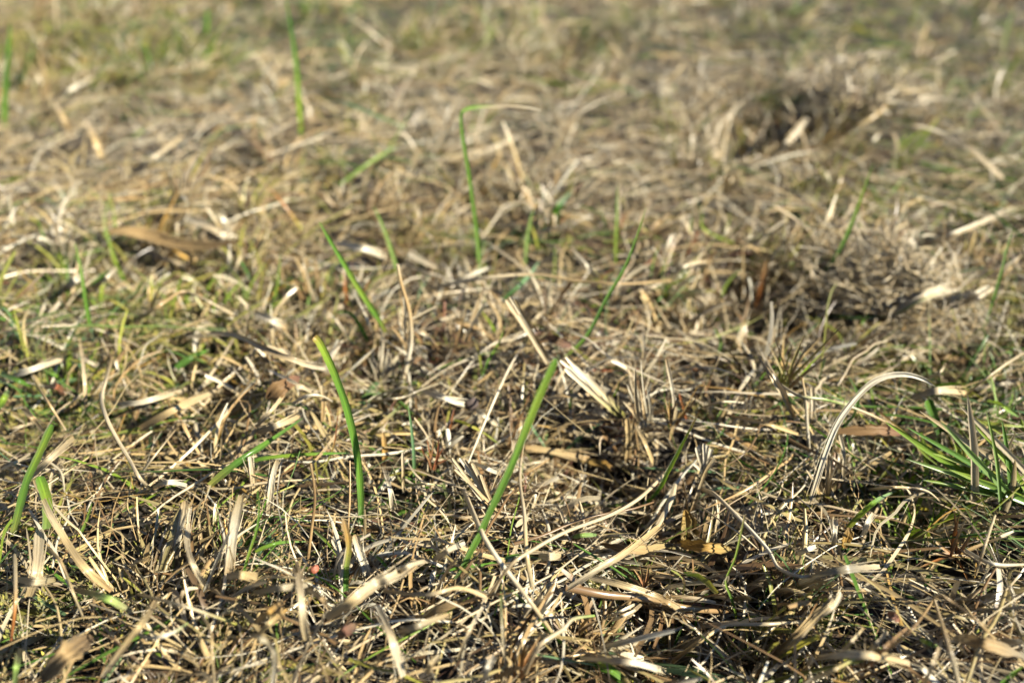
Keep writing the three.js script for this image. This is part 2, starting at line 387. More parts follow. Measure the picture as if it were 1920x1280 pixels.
green([22, 1005, 36, 948, 50, 897, 74, 845, 96, 795], 17, 'olive green green lime green', 'broad green shoot leaning right at the left edge of the lawn', { t: 'blunt' });
lying([425, 882, 480, 862, 550, 853, 615, 850, 662, 849], 9, 'lime green lime green deep', 'straight green shoot lying level across the straw, its end behind the curved shoot', { h: 5 });
lying([392, 910, 440, 870, 500, 830, 568, 783], 15, 'olive deep green deep', 'wide dark green shoot lying aslant, left of the curved shoot', { h: 6, ends: 3 });
lying([478, 1034, 520, 1018, 577, 1015], 9, 'lime green mint', 'short bluish green shoot lying level among the stubble at lower left', { h: 3 });
lying([588, 994, 610, 1015, 631, 1042], 8, 'green lime lime', 'short green shoot slanting down right beside the fuzzy brown stalk', { h: 3 });
green([647, 1108, 648, 1065, 653, 1020, 643, 972], 15, 'deep green olive gold tan', 'stubby upright shoot, green below and orange brown above', { t: 'blunt', fold: 0.6 });
lying([692, 1034, 712, 1050, 728, 1066], 10, 'deep green deep', 'short dark green shoot half buried right of the broad white stump', { h: 2.5 });
green([1358, 582, 1354, 555, 1366, 527, 1391, 503], 10, 'lime lime lime green', 'short yellow green shoot curving right on top of a pale stem');
green([1850, 602, 1866, 550, 1880, 500, 1890, 458, 1901, 430], 10, 'green green mint green', 'slender bluish green shoot by the matted clump near the right edge');
green([1533, 525, 1568, 478, 1592, 430, 1615, 370, 1638, 305], 14, 'deep deep green lime green', 'bright green shoot leaning right in front of the matted grey clump');
green([8, 235, 8, 190, 12, 130, 16, 80, 18, 40], 14, 'green green deep green green', 'upright green shoot in the far corner at upper left');
green([565, 258, 560, 185, 555, 120, 545, 52, 533, -15], 13, 'lime lime green deep green', 'tall blurred green shoot, pale at its foot, far back left of the middle');
green([387, 62, 388, 40, 389, 12], 10, 'green green mint', 'short blurred green shoot at the far edge, upper left');
lying([604, 186, 650, 195, 702, 216, 768, 242], 10, 'deep blue blue deep', 'dark blue green shoot lying aslant in the blurred straw', { h: 10, ends: 6 });
lying([636, 346, 700, 300, 748, 272], 8, 'mint mint green', 'pale green shoot lying aslant below the dark blue green one', { h: 4 });
green([1155, 492, 1155, 448, 1157, 398, 1158, 345], 9, 'lime lime mint green', 'straight upright yellow green shoot beside the tall slender one');
green([985, 495, 989, 440, 1000, 390], 11, 'mint mint mint', 'pale grey green shoot standing behind the dry stem line');
lying([1038, 400, 1050, 383, 1072, 358], 13, 'green deep deep', 'short dark green shoot slanting right beyond the pale grey green one', { h: 4 });
lying([945, 560, 985, 525, 1012, 488], 11, 'deep blue deep', 'dark green shoot lying aslant across the long thin straw', { h: 4 });
green([903, 706, 916, 674, 936, 640, 947, 608], 8, 'green green lime mint', 'small green shoot leaning right from a forked pair');
green([903, 706, 902, 690, 898, 662, 889, 640], 6, 'yellow lime yellow tan', 'yellow green shoot with an orange side, left one of a forked pair');
green([928, 622, 920, 606, 900, 580], 7, 'lime lime yellow', 'tiny yellow green shoot above the forked pair');
green([509, 578, 520, 530, 526, 475], 7, 'green lime green', 'small thin green shoot beside a rusty one');
green([481, 575, 492, 520, 512, 470], 6, 'yellow olive rust', 'thin rusty orange shoot beside a small green one');
green([318, 596, 330, 550, 342, 512], 7, 'yellow lime lime', 'small yellow green shoot behind the peaked stem');
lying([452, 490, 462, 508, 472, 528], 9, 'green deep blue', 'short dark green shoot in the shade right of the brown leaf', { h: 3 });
green([1762, 812, 1752, 785, 1738, 750], 22, 'deep deep green', 'short broad dark green shoot under the big white arched straw', { t: 'blunt', lean: 0.3 });
lying([1650, 774, 1700, 815, 1740, 858, 1800, 897, 1875, 935], 8, 'rust olive lime olive mint', 'long yellow green shoot with a red tip slanting down to the right', { h: 6 });
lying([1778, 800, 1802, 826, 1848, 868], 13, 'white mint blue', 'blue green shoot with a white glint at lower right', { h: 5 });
green([1632, 925, 1665, 880, 1702, 835], 9, 'green olive orange', 'green shoot with an orange tip leaning right, under the long slanting one', { lean: 0.3 });
lying([1590, 990, 1622, 957, 1650, 935, 1684, 919], 12, 'olive lime green green', 'bright green shoot lying aslant, right of the white arched straw', { h: 5 });
lying([1850, 752, 1880, 762, 1912, 782], 13, 'lime lime green', 'bright yellow green shoot at the right edge', { h: 5 });
green([1376, 1200, 1380, 1160, 1371, 1120, 1361, 1088, 1378, 1045, 1391, 990, 1396, 965], 8, 'olive lime green lime lime olive tan', 'kinked yellow green shoot with a pale joint, lower right of the middle', { n: 34, t: 'stem', parts: [['joint', [1357, 1096, 1361, 1088, 1366, 1079], 10, { stand: true, root: 0.010, c: 'pale pale', t: 'both' }, 'pale swollen joint']] });
lying([1166, 959, 1192, 977, 1217, 995], 8, 'lime mint mint', 'short pale green shoot slanting beside the arched stalk', { h: 4 });
lying([1074, 1007, 1095, 1003, 1120, 1003], 10, 'mint mint green', 'small bluish green scrap of grass lying under the arched stalk', { h: 3, t: 'both' });
green([1121, 1142, 1128, 1125, 1123, 1100], 9, 'lime green lime', 'tiny bright green hooked shoot in a dark gap of straw');
green([1264, 1208, 1272, 1190, 1284, 1166], 8, 'green green lime', 'tiny bright green shoot by the forked tan stalk');
lying([1120, 1240, 1150, 1258, 1190, 1290], 18, 'lime green green', 'wide bright green shoot cut by the bottom edge of the view', { h: 4 });
green([1876, 1285, 1892, 1268, 1920, 1248], 16, 'green green lime', 'bright green shoot in the bottom right corner', { lean: 0.4 });
lying([1726, 1197, 1740, 1206, 1762, 1212], 11, 'lime lime lime', 'small bright yellow green bud at lower right', { h: 4, t: 'oval' });
green([84, 992, 86, 940, 72, 893], 22, 'mint lime green', 'broad light green shoot behind the long tan straw at left', { t: 'blunt' });
green([149, 1000, 160, 978, 172, 942], 9, 'green lime green', 'small bright green shoot right of the broad light green one');
green([456, 1070, 468, 1030, 482, 985, 486, 930], 9, 'green lime green green', 'upright green shoot right of the wide striped stump');
green([776, 893, 775, 850, 770, 795, 764, 755], 9, 'deep blue blue mint', 'blue green upright shoot among reddish twigs');
lying([852, 788, 880, 797, 908, 812, 938, 834], 7, 'lime yellow olive lime', 'yellow green shoot lying aslant left of the broad bright one', { h: 5 });
green([602, 890, 618, 855, 628, 822, 634, 768], 5, 'olive olive orange rust', 'very thin shoot, orange above, left of the curved green one');
green([842, 812, 846, 790, 852, 764], 7, 'rust orange rust', 'small orange spike of a shoot above the fibrous fan');
lying([694, 814, 720, 790, 752, 760], 12, 'olive tan green', 'tan and green shoot lying aslant right of the curved green one', { h: 4 });
green([718, 872, 720, 845, 717, 810], 15, 'brown gold tan', 'folded brown shoot with a pale rim standing upright', { t: 'both', m: M.dry, fold: 0.7 });
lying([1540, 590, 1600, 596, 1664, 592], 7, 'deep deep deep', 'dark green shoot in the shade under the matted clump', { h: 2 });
lying([1830, 790, 1880, 797, 1925, 800], 9, 'mint olive lime', 'greyish green shoot lying level at the right edge', { h: 6 });
lying([1790, 770, 1830, 785, 1915, 840], 9, 'gold olive lime', 'golden green shoot slanting down to the right edge', { h: 6 });
green([1345, 665, 1352, 640, 1338, 612], 9, 'green green deep', 'small dark green shoot left of the forked pale stem');
green([1450, 708, 1466, 670, 1482, 640], 8, 'olive lime tan', 'small green shoot in a spray of tan stems');
green([1393, 462, 1322, 430, 1318, 398], 8, 'olive lime lime', 'short blurred yellow green shoot beyond the forked stems');
green([1150, 742, 1158, 728, 1160, 715], 7, 'lime lime yellow', 'tiny yellow green shoot beside the frayed pale bundle');
green([1068, 768, 1070, 745, 1072, 728], 8, 'green mint green', 'small bluish green shoot under the frayed pale bundle');
green([690, 640, 660, 590, 632, 585], 10, 'green green mint', 'small green shoot bent left under the glossy leaning one');
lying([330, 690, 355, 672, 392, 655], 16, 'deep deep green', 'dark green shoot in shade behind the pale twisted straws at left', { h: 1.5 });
lying([0, 700, 30, 712, 62, 726], 12, 'deep deep green', 'dark green shoot at the left edge beside the pale straws', { h: 3 });
lying([-5, 765, 8, 745, 14, 730], 14, 'green lime green', 'bright green scrap at the left edge above the broad shoot', { h: 3 });
lying([70, 690, 100, 700, 122, 726], 9, 'olive green lime', 'curved green shoot near the left edge among rusty straws', { h: 6 });
green([1010, 470, 1003, 440, 995, 420], 8, 'lime yellow lime', 'small yellow green shoot leaning against the grey green one');
green([1395, 300, 1392, 260, 1380, 225], 9, 'gold olive gold', 'blurred golden shoot in front of the far dark hollow');
green([1880, 110, 1888, 60, 1902, 15], 11, 'pale mint mint', 'blurred pale blue green shoot in the far right corner');

// dry straws and stalks
straw([1518, 945, 1530, 905, 1546, 855, 1568, 800, 1594, 760, 1628, 724, 1662, 706, 1700, 702, 1730, 710, 1750, 721], 13, 'pale white white white white', 'big white dry leaf arching over to the right like a hook', { rough: 0.1, twist: 0.5, stand: true, lit: true, lean: 0.35, t: 'both', n: 40, fold: 0.5, root: 0.001 });
stalk([998, 1098, 988, 1040, 983, 962, 975, 892, 984, 800], 9, 'pale straw pale pale grey', 'pale upright jointed stalk beside the broad green shoot', { h: 6 });
stalk([868, 915, 897, 985, 914, 1018, 938, 1054, 964, 1088, 1000, 1136, 1034, 1184], 11, 'pale pale white pale straw', 'thick pale stalk slanting down to the right, crossing the foot of the broad green shoot', { h: 7 });
stalk([1258, 874, 1225, 910, 1190, 940, 1140, 967, 1060, 997, 1000, 1030, 957, 1060, 918, 1116], 9, 'pale pale pale pale tan', 'long pale stalk arching from the middle down to the left', { h: 9, n: 40 });
straw([1252, 972, 1182, 1030, 1120, 1068, 1060, 1106], 12, 'tan straw pale pale', 'long flat pale straw slanting down left to a square cut end', { h: 8 });
straw([800, 1040, 740, 1078, 705, 1094, 655, 1130, 612, 1158], 21, 'tan pale pale straw pale', 'wide creased straw lying aslant in the near lower middle', { h: 10, fold: 0.5, n: 30, parts: [['split_edge', [806, 1051, 765, 1062, 720, 1094], 9, { c: 'pale pale straw', t: 'blunt', h: 11 }]] });
stub([692, 1090, 684, 1064, 672, 1030, 664, 1002], 17, 'pale white white tan', 'broad white stump under the wide creased straw');
straw([708, 1138, 728, 1180, 742, 1222, 756, 1268], 16, 'white pale pale white', 'chain of pale broken straw below the wide creased straw', { h: 6 });
straw([872, 1018, 840, 1032, 812, 1050], 11, 'white pale pale', 'short white straw slanting beside the foot of the broad green shoot', { h: 7 });
stalk([210, 668, 200, 705, 190, 745, 197, 778, 213, 812, 240, 858, 262, 897, 284, 918], 9, 'tan pale pale pale pale pale', 'long pale stalk with a joint, bent in the middle, slanting down right at left', { h: 9, n: 40, parts: [['joint', [191, 736, 190, 745, 192, 756], 12, { c: 'white mint', tube: true, m: M.stalk, h: 9.3 }]] });
straw([148, 632, 157, 702, 160, 765], 9, 'straw pale straw', 'upright straight tan straw left of the jointed stalk', { stand: false, h: 8 });
straw([52, 897, 95, 858, 138, 820], 14, 'pale pale straw', 'flat pale straw split along its middle, by the broad green shoot at left', { h: 9, fold: 0.5 });
straw([64, 900, 92, 962, 125, 1017, 160, 1066, 208, 1108], 13, 'straw pale straw straw tan', 'long tan straw slanting down right from the light green shoot', { h: 8 });
straw([73, 992, 68, 1065, 54, 1118], 22, 'pale pale straw', 'wide flat pale straw hanging down at the left edge', { h: 7, fold: 0.4 });
stalk([84, 1024, 108, 1046, 121, 1070, 138, 1116, 154, 1154], 6, 'tan tan straw pale', 'thin bowed stalk right of the wide flat straw', { h: 9 });
stalk([27, 1040, 28, 1095, 27, 1140, 20, 1200], 8, 'pale pale tan orange rust', 'upright stalk with a rusty foot near the left edge', { h: 8 });
straw([37, 1215, 30, 1250, 27, 1285], 10, 'pale mint mint', 'grey green straw in the bottom left corner', { h: 9 });
straw([138, 1104, 200, 1122, 250, 1148], 13, 'rust mint pale', 'flat pointed straw with a reddish tip at lower left', { h: 9, t: 'both' });
stalk([258, 1114, 325, 1131, 372, 1145, 442, 1170], 7, 'tan pale pale olive', 'long thin pale stalk lying nearly level at lower left', { h: 10 });
stalk([370, 1143, 393, 1180, 397, 1230, 402, 1282], 6, 'pale tan straw pale', 'thin stalk hanging down from the long level one', { h: 10 });
straw([252, 1186, 285, 1195, 322, 1186, 352, 1167], 9, 'pale white white mint', 'white crescent of straw at lower left', { h: 9, t: 'both' });
straw([302, 1105, 272, 1160, 240, 1202, 190, 1270], 12, 'tan straw straw pale', 'flat tan straw slanting down left in the near corner', { h: 11 });
straw([356, 950, 350, 1010, 360, 1056, 384, 1098], 11, 'white pale pale pale', 'tall pale straw in a pair of bowed straws, left', { h: 8 });
stub([326, 1062, 332, 1010, 342, 962, 345, 938], 15, 'straw white pale tan', 'pale bowed straw, the left one of the pair');
stub([425, 1080, 434, 1010, 441, 962, 450, 928], 20, 'tan white pale straw', 'wide striped stump with dark furrows in the stubble at left', { fold: 0.5 });
stub([501, 965, 506, 915, 511, 885, 518, 862], 14, 'pale white white straw', 'bright white stump right of the wide striped one');
stub([477, 925, 472, 892, 467, 855], 12, 'straw pale white', 'slim white stump behind the bright white one');
straw([286, 914, 315, 904, 350, 910], 10, 'tan white white', 'white curled end of straw arched over a dark gap', { h: 9 });
stalk([258, 894, 296, 846, 334, 798], 5, 'pale pale tan', 'thin pale stalk rising right from the foot of the jointed one', { h: 8 });
straw([208, 754, 250, 757, 300, 745, 352, 728], 10, 'pale white pale pale', 'pale twisted straw lying level at left', { h: 6 });
straw([262, 803, 337, 762, 418, 727], 14, 'tan straw pale', 'long flat straw slanting up right over the pale twisted one', { h: 8 });
stalk([252, 604, 295, 575, 333, 549, 352, 547, 392, 566, 437, 590], 7, 'khaki tan tan pale pale', 'thin peaked stem like a roof ridge, left', { h: 9, tight: 0.3 });
straw([350, 632, 432, 627, 500, 656, 570, 683, 618, 691], 12, 'pale pale tan pale white', 'thick pale branching straw bent in the middle, left of the middle', { h: 8, fold: 0.6, n: 30 });
straw([478, 586, 508, 600, 537, 613], 14, 'pale white tan', 'short thick white straw above the bent branching one', { h: 7, fold: 0.6 });
straw([631, 457, 680, 466, 724, 481], 14, 'white white pale', 'torn white straw lying under the glossy green shoot', { h: 9, fold: 0.6 });
straw([765, 476, 820, 504], 10, 'white pale', 'short pale straw right of the torn white one', { h: 8 });
stalk([757, 708, 768, 660, 771, 628, 767, 582, 752, 530, 745, 495], 9, 'pale white pale tan tan pale', 'tall dry upright stem carrying a pale green shoot', { stand: true, parts: [['branch', [773, 597, 796, 585, 818, 574], 6, { stand: true, root: 0.009, c: 'pale pale', tube: true, m: M.stalk }, 'short side branch']] });
straw([660, 542, 681, 583, 698, 622], 7, 'white white pale', 'slim white straw under the glossy green shoot', { h: 8 });
stub([653, 584, 647, 540, 644, 503], 8, 'rust orange white', 'thin upright stump, rusty below and white above');
stub([572, 562, 572, 520, 573, 482], 9, 'tan tan straw', 'tan upright stump left of the rusty one');
straw([1070, 463, 1096, 492, 1124, 522], 9, 'pale white pale', 'short white straw lying beside the straight yellow green shoot', { h: 8 });
stalk([810, 540, 900, 522, 1000, 515, 1085, 527, 1172, 532, 1262, 525], 7, 'pale pale straw tan straw', 'very long thin stalk lying level across the middle', { h: 8, n: 40 });
straw([1261, 524, 1280, 502, 1310, 492, 1338, 492], 8, 'white pale tan', 'greyish arched straw above a dark gap', { h: 9 });
stalk([1310, 542, 1322, 510, 1336, 480], 5, 'pale tan tan', 'thin upright stem leaning right by the greyish arch', { stand: true });
straw([1352, 560, 1345, 530, 1334, 498], 8, 'tan pale grey', 'pale straw leaning left against the thin upright stem', { stand: true });
stalk([1391, 575, 1393, 520, 1393, 462], 5, 'tan straw straw', 'straight upright needle thin stem in front of the dark hollow', { stand: true });
stub([1410, 592, 1424, 547, 1436, 488], 10, 'brown orange tan', 'brown sheathed stem leaning right at the edge of the dark hollow');
stalk([1412, 630, 1432, 590, 1441, 535], 6, 'white white pale', 'white thin stem leaning right, upper prong of the forked stem', { stand: true });
stalk([1370, 652, 1362, 605, 1354, 560], 6, 'pale pale straw', 'pale stem carrying the short curved yellow green shoot', { stand: true });
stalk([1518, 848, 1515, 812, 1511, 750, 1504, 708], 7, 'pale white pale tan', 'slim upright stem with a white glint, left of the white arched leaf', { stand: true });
stub([1522, 795, 1524, 765, 1522, 725], 10, 'tan white pale', 'pale upright stump beside the slim stem with a glint');
stalk([1440, 704, 1495, 740, 1552, 750, 1615, 770, 1680, 800], 7, 'pale pale mint pale tan', 'long thin stalk arching to the right behind the white arched leaf', { h: 9 });
stub([1586, 934, 1581, 890, 1582, 850, 1574, 815], 8, 'white pale white pale', 'straight white stem standing right of the foot of the white arched leaf');
straw([1521, 882, 1532, 850, 1541, 823], 6, 'straw white pale', 'slim white straw against the foot of the white arched leaf', { stand: true });
stalk([1630, 918, 1665, 914, 1702, 914, 1740, 921, 1765, 942], 6, 'pale straw pale pale', 'thin level stalk bowed over the bright green shoot at right', { h: 9 });
straw([1713, 745, 1762, 732, 1813, 738], 14, 'pale pale straw', 'flat pale straw lying level right of the white arched tip', { h: 6 });
stalk([1743, 708, 1765, 696, 1773, 680], 6, 'white pale pale', 'curled pale wisp just past the white arched tip', { h: 7 });
straw([1745, 668, 1775, 670, 1810, 678], 13, 'tan tan brown', 'tan stick with a broken brown end lying at right', { h: 7, fold: 0.7 });
stalk([1922, 660, 1866, 697, 1808, 744], 5, 'pale pale tan', 'thin straight stem slanting up to the right edge', { h: 9 });
straw([1858, 822, 1874, 878, 1890, 908], 8, 'straw pale white', 'pale straw standing among green grass at right', { h: 8 });
stalk([1318, 918, 1342, 928, 1390, 975, 1440, 1030, 1460, 1064, 1502, 1081, 1560, 1076], 9, 'tan pale white pale pale', 'long bent stalk with an elbow, slanting down through the lower right', { h: 10, n: 40, tight: 0.4 });
straw([1498, 1092, 1545, 1076, 1600, 1066, 1650, 1062], 13, 'grey grey ash pale', 'grey flat leaf lying over the elbow of the long bent stalk', { h: 11 });
stalk([1305, 944, 1350, 975, 1392, 1004, 1428, 1036], 4, 'pale pale pale', 'needle thin straight stalk beside the long bent one', { h: 9 });
straw([1295, 960, 1308, 922, 1322, 884, 1338, 858], 11, 'tan pale straw pale', 'upright dry stem under the white frayed brush', { stand: true, fold: 0.7 });
stub([1174, 868, 1177, 825, 1175, 784], 14, 'tan straw tan', 'brownish stump in the big dark hollow');
straw([1192, 797, 1210, 832, 1228, 876], 8, 'pale straw straw', 'pale straw slanting out of the big dark hollow', { h: 8 });
stub([1264, 765, 1260, 727, 1249, 672], 8, 'pale white tan', 'slim white stem with a split point, right of the hollow');
straw([1256, 825, 1264, 790, 1268, 762], 8, 'tan straw pale', 'tan straw propped under the slim white stem', { stand: true });
stub([1288, 788, 1281, 765, 1274, 738], 5, 'rust orange rust', 'small orange red spike at the foot of a golden spray');
stalk([1322, 740, 1336, 700, 1352, 662], 4, 'rust tan pale', 'thin pinkish stem leaning right above the orange spike', { stand: true });
stalk([1322, 762, 1358, 753, 1394, 755], 5, 'tan pale white', 'pale wisp lying level right of the golden spray', { h: 9 });
straw([1362, 779, 1440, 796, 1497, 814], 9, 'tan straw straw', 'straight tan stick lying nearly level right of the middle', { h: 9, fold: 0.7 });
straw([785, 729, 830, 746, 874, 757], 13, 'pale white white', 'white wedge of straw with a cut end in the middle', { h: 8, fold: 0.6 });
stalk([700, 752, 732, 748, 757, 744, 786, 732, 822, 719], 6, 'tan grey ash grey', 'dark grey twig curving over the straw in the middle', { h: 8 });
straw([888, 765, 908, 780, 932, 797], 9, 'pale white pale', 'short pale straw lying right of the dark hole', { h: 7 });
stub([756, 925, 755, 890, 754, 848], 7, 'pale straw white', 'slim striped stump beside the blue green shoot');
straw([719, 878, 730, 915, 736, 958], 10, 'pale white pale', 'pale straw hanging below the folded brown shoot', { h: 7 });
straw([890, 868, 918, 880, 948, 892], 9, 'pale white pale', 'pale straw lying against the broad green shoot', { h: 6 });
stalk([760, 910, 800, 907, 834, 912], 5, 'mint pale mint', 'short pale green stalk lying level under the reddish twigs', { h: 8 });
stalk([576, 1060, 583, 1000, 590, 932, 582, 868], 7, 'brown tan brown tan', 'fuzzy brown upright stalk in the lower left', { stand: true });
straw([475, 1112, 530, 1102, 578, 1097], 12, 'straw grey pale', 'flat greyish straw lying level below the fuzzy stalk', { h: 11 });
straw([572, 1105, 602, 1121, 612, 1138], 10, 'grey tan tan', 'short greyish straw slanting right of the flat level one', { h: 10 });
straw([556, 1052, 562, 1100, 566, 1147, 574, 1200], 14, 'tan pale pale straw', 'wide pale stalk hanging down in the near lower left', { h: 9 });
straw([476, 1196, 505, 1170, 538, 1143], 10, 'gold straw gold', 'golden tan straw slanting up right, the lower of two', { h: 11 });
straw([478, 1168, 505, 1148, 530, 1126], 10, 'brown gold tan', 'golden brown straw slanting up right, the upper of two', { h: 11 });
straw([458, 1200, 478, 1194, 500, 1206, 514, 1232, 509, 1285], 12, 'ash grey grey ash white', 'grey curled straw hooped over at the bottom left', { h: 12, fold: 0.7 });
straw([845, 1150, 785, 1172, 742, 1186], 11, 'tan grey tan', 'pointed greyish leaf lying level in the lower middle', { h: 9, t: 'both' });
straw([905, 1138, 882, 1180, 858, 1238], 8, 'white pale straw', 'row of short pale pieces slanting down left in the lower middle', { h: 8 });
straw([824, 1228, 808, 1245, 800, 1262], 10, 'pale straw straw', 'small pale straw bent near the bottom edge', { h: 8 });
straw([926, 1230, 915, 1252, 906, 1276], 11, 'white white pale', 'short bright white straw at the bottom edge in the middle', { h: 10 });
straw([940, 1110, 942, 1172, 948, 1250], 7, 'mint grey grey', 'thin bluish grey upright straw in the lower middle', { h: 11 });
straw([718, 1108, 800, 1115, 860, 1102, 912, 1120], 9, 'tan pale straw pale', 'tan straw lying level right of the wide creased one', { h: 7 });
straw([1100, 1080, 1167, 1097, 1228, 1116, 1262, 1134, 1284, 1150], 12, 'pale straw tan pale', 'long cracked straw slanting gently down right under the square cut one', { h: 8 });
stalk([1060, 1100, 1135, 1115, 1210, 1122, 1290, 1141, 1370, 1146], 17, 'brown brown tan brown', 'thick brown stem lying level in the near lower right', { h: 4 });
straw([1195, 1131, 1168, 1144, 1140, 1158], 6, 'pale white pale', 'short pale straw, upper of a parallel pair', { h: 8 });
straw([1196, 1141, 1172, 1153, 1146, 1164], 6, 'pale white pale', 'short pale straw, lower of a parallel pair', { h: 8 });
stalk([985, 1262, 1010, 1212, 1055, 1180, 1076, 1160, 1114, 1154], 9, 'tan pale pale mint', 'pale bent stalk rising right at the lower middle', { h: 11 });
straw([1088, 1234, 1160, 1239, 1210, 1247, 1262, 1266], 12, 'pale pale white straw', 'long pale straw lying level near the bottom edge', { h: 10 });
stalk([1257, 1240, 1253, 1178, 1243, 1146], 6, 'tan pale straw', 'forked tan stalk standing in the dark gap near the bottom', { stand: true, parts: [['prong', [1253, 1180, 1258, 1156, 1270, 1146], 5, { stand: true, root: 0.006, c: 'straw pale', tube: true, m: M.stalk }]] });
stalk([1262, 1240, 1310, 1204, 1362, 1172, 1440, 1170, 1510, 1165], 9, 'tan straw pale grey', 'long bent tan stem slanting up right near the bottom', { h: 11, tight: 0.3 });
stalk([1356, 1186, 1390, 1220, 1424, 1246], 5, 'pale tan straw', 'thin stem slanting down right under the long bent tan one', { h: 10 });
stalk([1800, 1290, 1788, 1240, 1772, 1185, 1752, 1124], 9, 'pale pale tan pale', 'bent pale stem peaked like a tent at lower right', { h: 12, parts: [['right_leg', [1752, 1122, 1764, 1116, 1792, 1133, 1840, 1170, 1888, 1228], 6, { c: 'tan tan tan', tube: true, m: M.stalk, h: 12 }], ['left_leg', [1752, 1124, 1710, 1180, 1648, 1232], 5, { c: 'tan brown tan', tube: true, m: M.stalk, h: 12 }]] });
straw([1769, 1194, 1751, 1242, 1732, 1288], 8, 'tan pale straw', 'pale straw crossing the tent shaped stem near the bottom edge', { h: 12 });
straw([1665, 1183, 1645, 1206, 1622, 1232], 8, 'pale pale straw', 'pale cut straw slanting left, the nearer right of two', { h: 11 });
straw([1619, 1178, 1598, 1202, 1572, 1228], 7, 'straw pale tan', 'pale cut straw slanting left, the left of two', { h: 11 });
straw([1532, 1233, 1590, 1228, 1648, 1231, 1706, 1244], 14, 'pale white straw pale', 'flat straw with dark grain lying level at the lower right', { h: 10, fold: 0.6 });
straw([1704, 1176, 1660, 1214, 1632, 1248], 9, 'brown brown rust', 'brown straw slanting down left at lower right', { h: 12 });
stalk([1508, 1280, 1565, 1255, 1612, 1230], 8, 'pale straw mint', 'pale stalk slanting up right at the bottom edge', { h: 12 });
stalk([1866, 966, 1850, 1015, 1830, 1078], 6, 'pale pale tan', 'thin upright straw by the right edge', { h: 10 });
straw([1903, 995, 1878, 1006, 1852, 1018], 6, 'white pale tan', 'thin white straw branching up right near the right edge', { h: 10 });
stalk([1812, 1032, 1862, 1057, 1924, 1058], 8, 'white white pale', 'white bent straw reaching the right edge', { h: 9 });
straw([1565, 970, 1566, 995, 1563, 1022], 10, 'straw white tan', 'white stump with a dark foot in the lower right stubble', { h: 5 });
straw([1638, 962, 1628, 980, 1618, 1004], 10, 'pale white pale', 'short white stump left of the bright green lying shoot', { h: 6 });
straw([1530, 1024, 1515, 1030, 1496, 1038], 10, 'white white pale', 'small white scrap of straw over the long bent stalk', { h: 7 });
straw([1668, 246, 1705, 237, 1740, 240, 1778, 255, 1826, 285, 1882, 335], 10, 'pale pale white pale pale', 'blurred pale straw arching over to the right, far back', { h: 9 });
straw([1548, 262, 1608, 238, 1654, 206, 1664, 178], 9, 'tan straw straw tan', 'blurred pale straw curving up right beside the far dark hollow', { h: 7 });
straw([96, 188, 140, 163, 176, 144], 8, 'pale white straw', 'blurred white straw slanting up right at upper left', { h: 7 });
straw([98, 184, 114, 213, 133, 246], 10, 'pale straw tan', 'blurred tan straw slanting down right from the white one at upper left', { h: 7 });
straw([160, 222, 176, 258, 190, 295], 11, 'pale straw straw', 'blurred straw hanging down right at left', { h: 6 });
straw([410, 281, 460, 317, 517, 366, 566, 430], 8, 'pale straw tan orange olive', 'long straight straw, pale at its tip and orange at its foot', { h: 10, t: 'stem' });
straw([246, 320, 295, 290, 340, 256], 9, 'pale pale straw', 'blurred pale straw slanting up right, left of the long orange footed one', { h: 7 });
straw([350, 410, 395, 428, 430, 446], 14, 'white pale pale', 'white straw lying above the end of the brown leaf', { h: 7 });
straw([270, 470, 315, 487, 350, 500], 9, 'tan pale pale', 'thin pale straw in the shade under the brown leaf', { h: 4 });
straw([118, 540, 140, 526, 165, 514], 13, 'pale white pale', 'short white straw beside the pale green shoots at left', { h: 7 });
straw([175, 545, 200, 520, 218, 502], 9, 'tan white pale', 'slim white straw between two pale green shoots', { h: 7 });
straw([18, 706, 62, 692, 118, 672], 11, 'white white pale', 'white straw slanting up right near the left edge', { h: 8 });
straw([40, 765, 58, 782, 78, 806], 10, 'brown tan pale', 'brown straw near the left edge above the broad green shoot', { h: 8 });
stalk([64, 715, 90, 755, 122, 806], 6, 'khaki tan pale', 'thin brownish stalk slanting down right near the left edge', { h: 9 });
straw([0, 880, 26, 868, 56, 850], 7, 'white pale pale', 'thin white straw reaching in from the left edge', { h: 9 });
straw([80, 724, 105, 725, 124, 740], 11, 'pale rust orange', 'orange brown curled straw at left', { h: 8 });
straw([560, 880, 592, 862, 640, 800], 6, 'tan tan pale', 'thin tan straw slanting up right by the curved green shoot', { h: 6 });
straw([482, 812, 520, 797, 562, 780], 12, 'tan pale straw', 'flat tan straw above the wide dark green lying shoot', { h: 8, t: 'both' });
straw([480, 800, 508, 770, 534, 738], 9, 'pale pale straw', 'pale straw slanting up right, left of the curved shoot', { h: 7 });
straw([505, 694, 560, 722, 590, 738], 8, 'white pale pale', 'pale straw lying under the bent branching straw', { h: 7 });
stalk([548, 756, 575, 742, 602, 742, 622, 752], 6, 'white white pale white', 'white twisted wisp with hooked ends left of the curved green shoot', { h: 9 });
stub([604, 790, 605, 755, 603, 722], 9, 'tan tan pale', 'tan stump behind the white twisted wisp');
straw([1650, 250, 1640, 262, 1625, 275], 6, 'pale white pale', 'tiny blurred white straw by the far arched one', { h: 6 });
stalk([712, 700, 716, 668, 718, 640], 6, 'pale white pale', 'slim white stem in the middle of a hairy tuft', { stand: true });
stalk([1132, 905, 1180, 918, 1240, 922], 6, 'tan straw tan', 'tan stalk lying low across the big dark hollow', { h: 3 });
straw([985, 838, 1030, 845, 1110, 862], 12, 'tan straw tan', 'tan leaf lying at the bottom of the big dark hollow', { h: 2 });
straw([1022, 748, 1062, 742, 1105, 740], 9, 'pale tan straw', 'pale straw lying at the upper rim of the big dark hollow', { h: 6 });
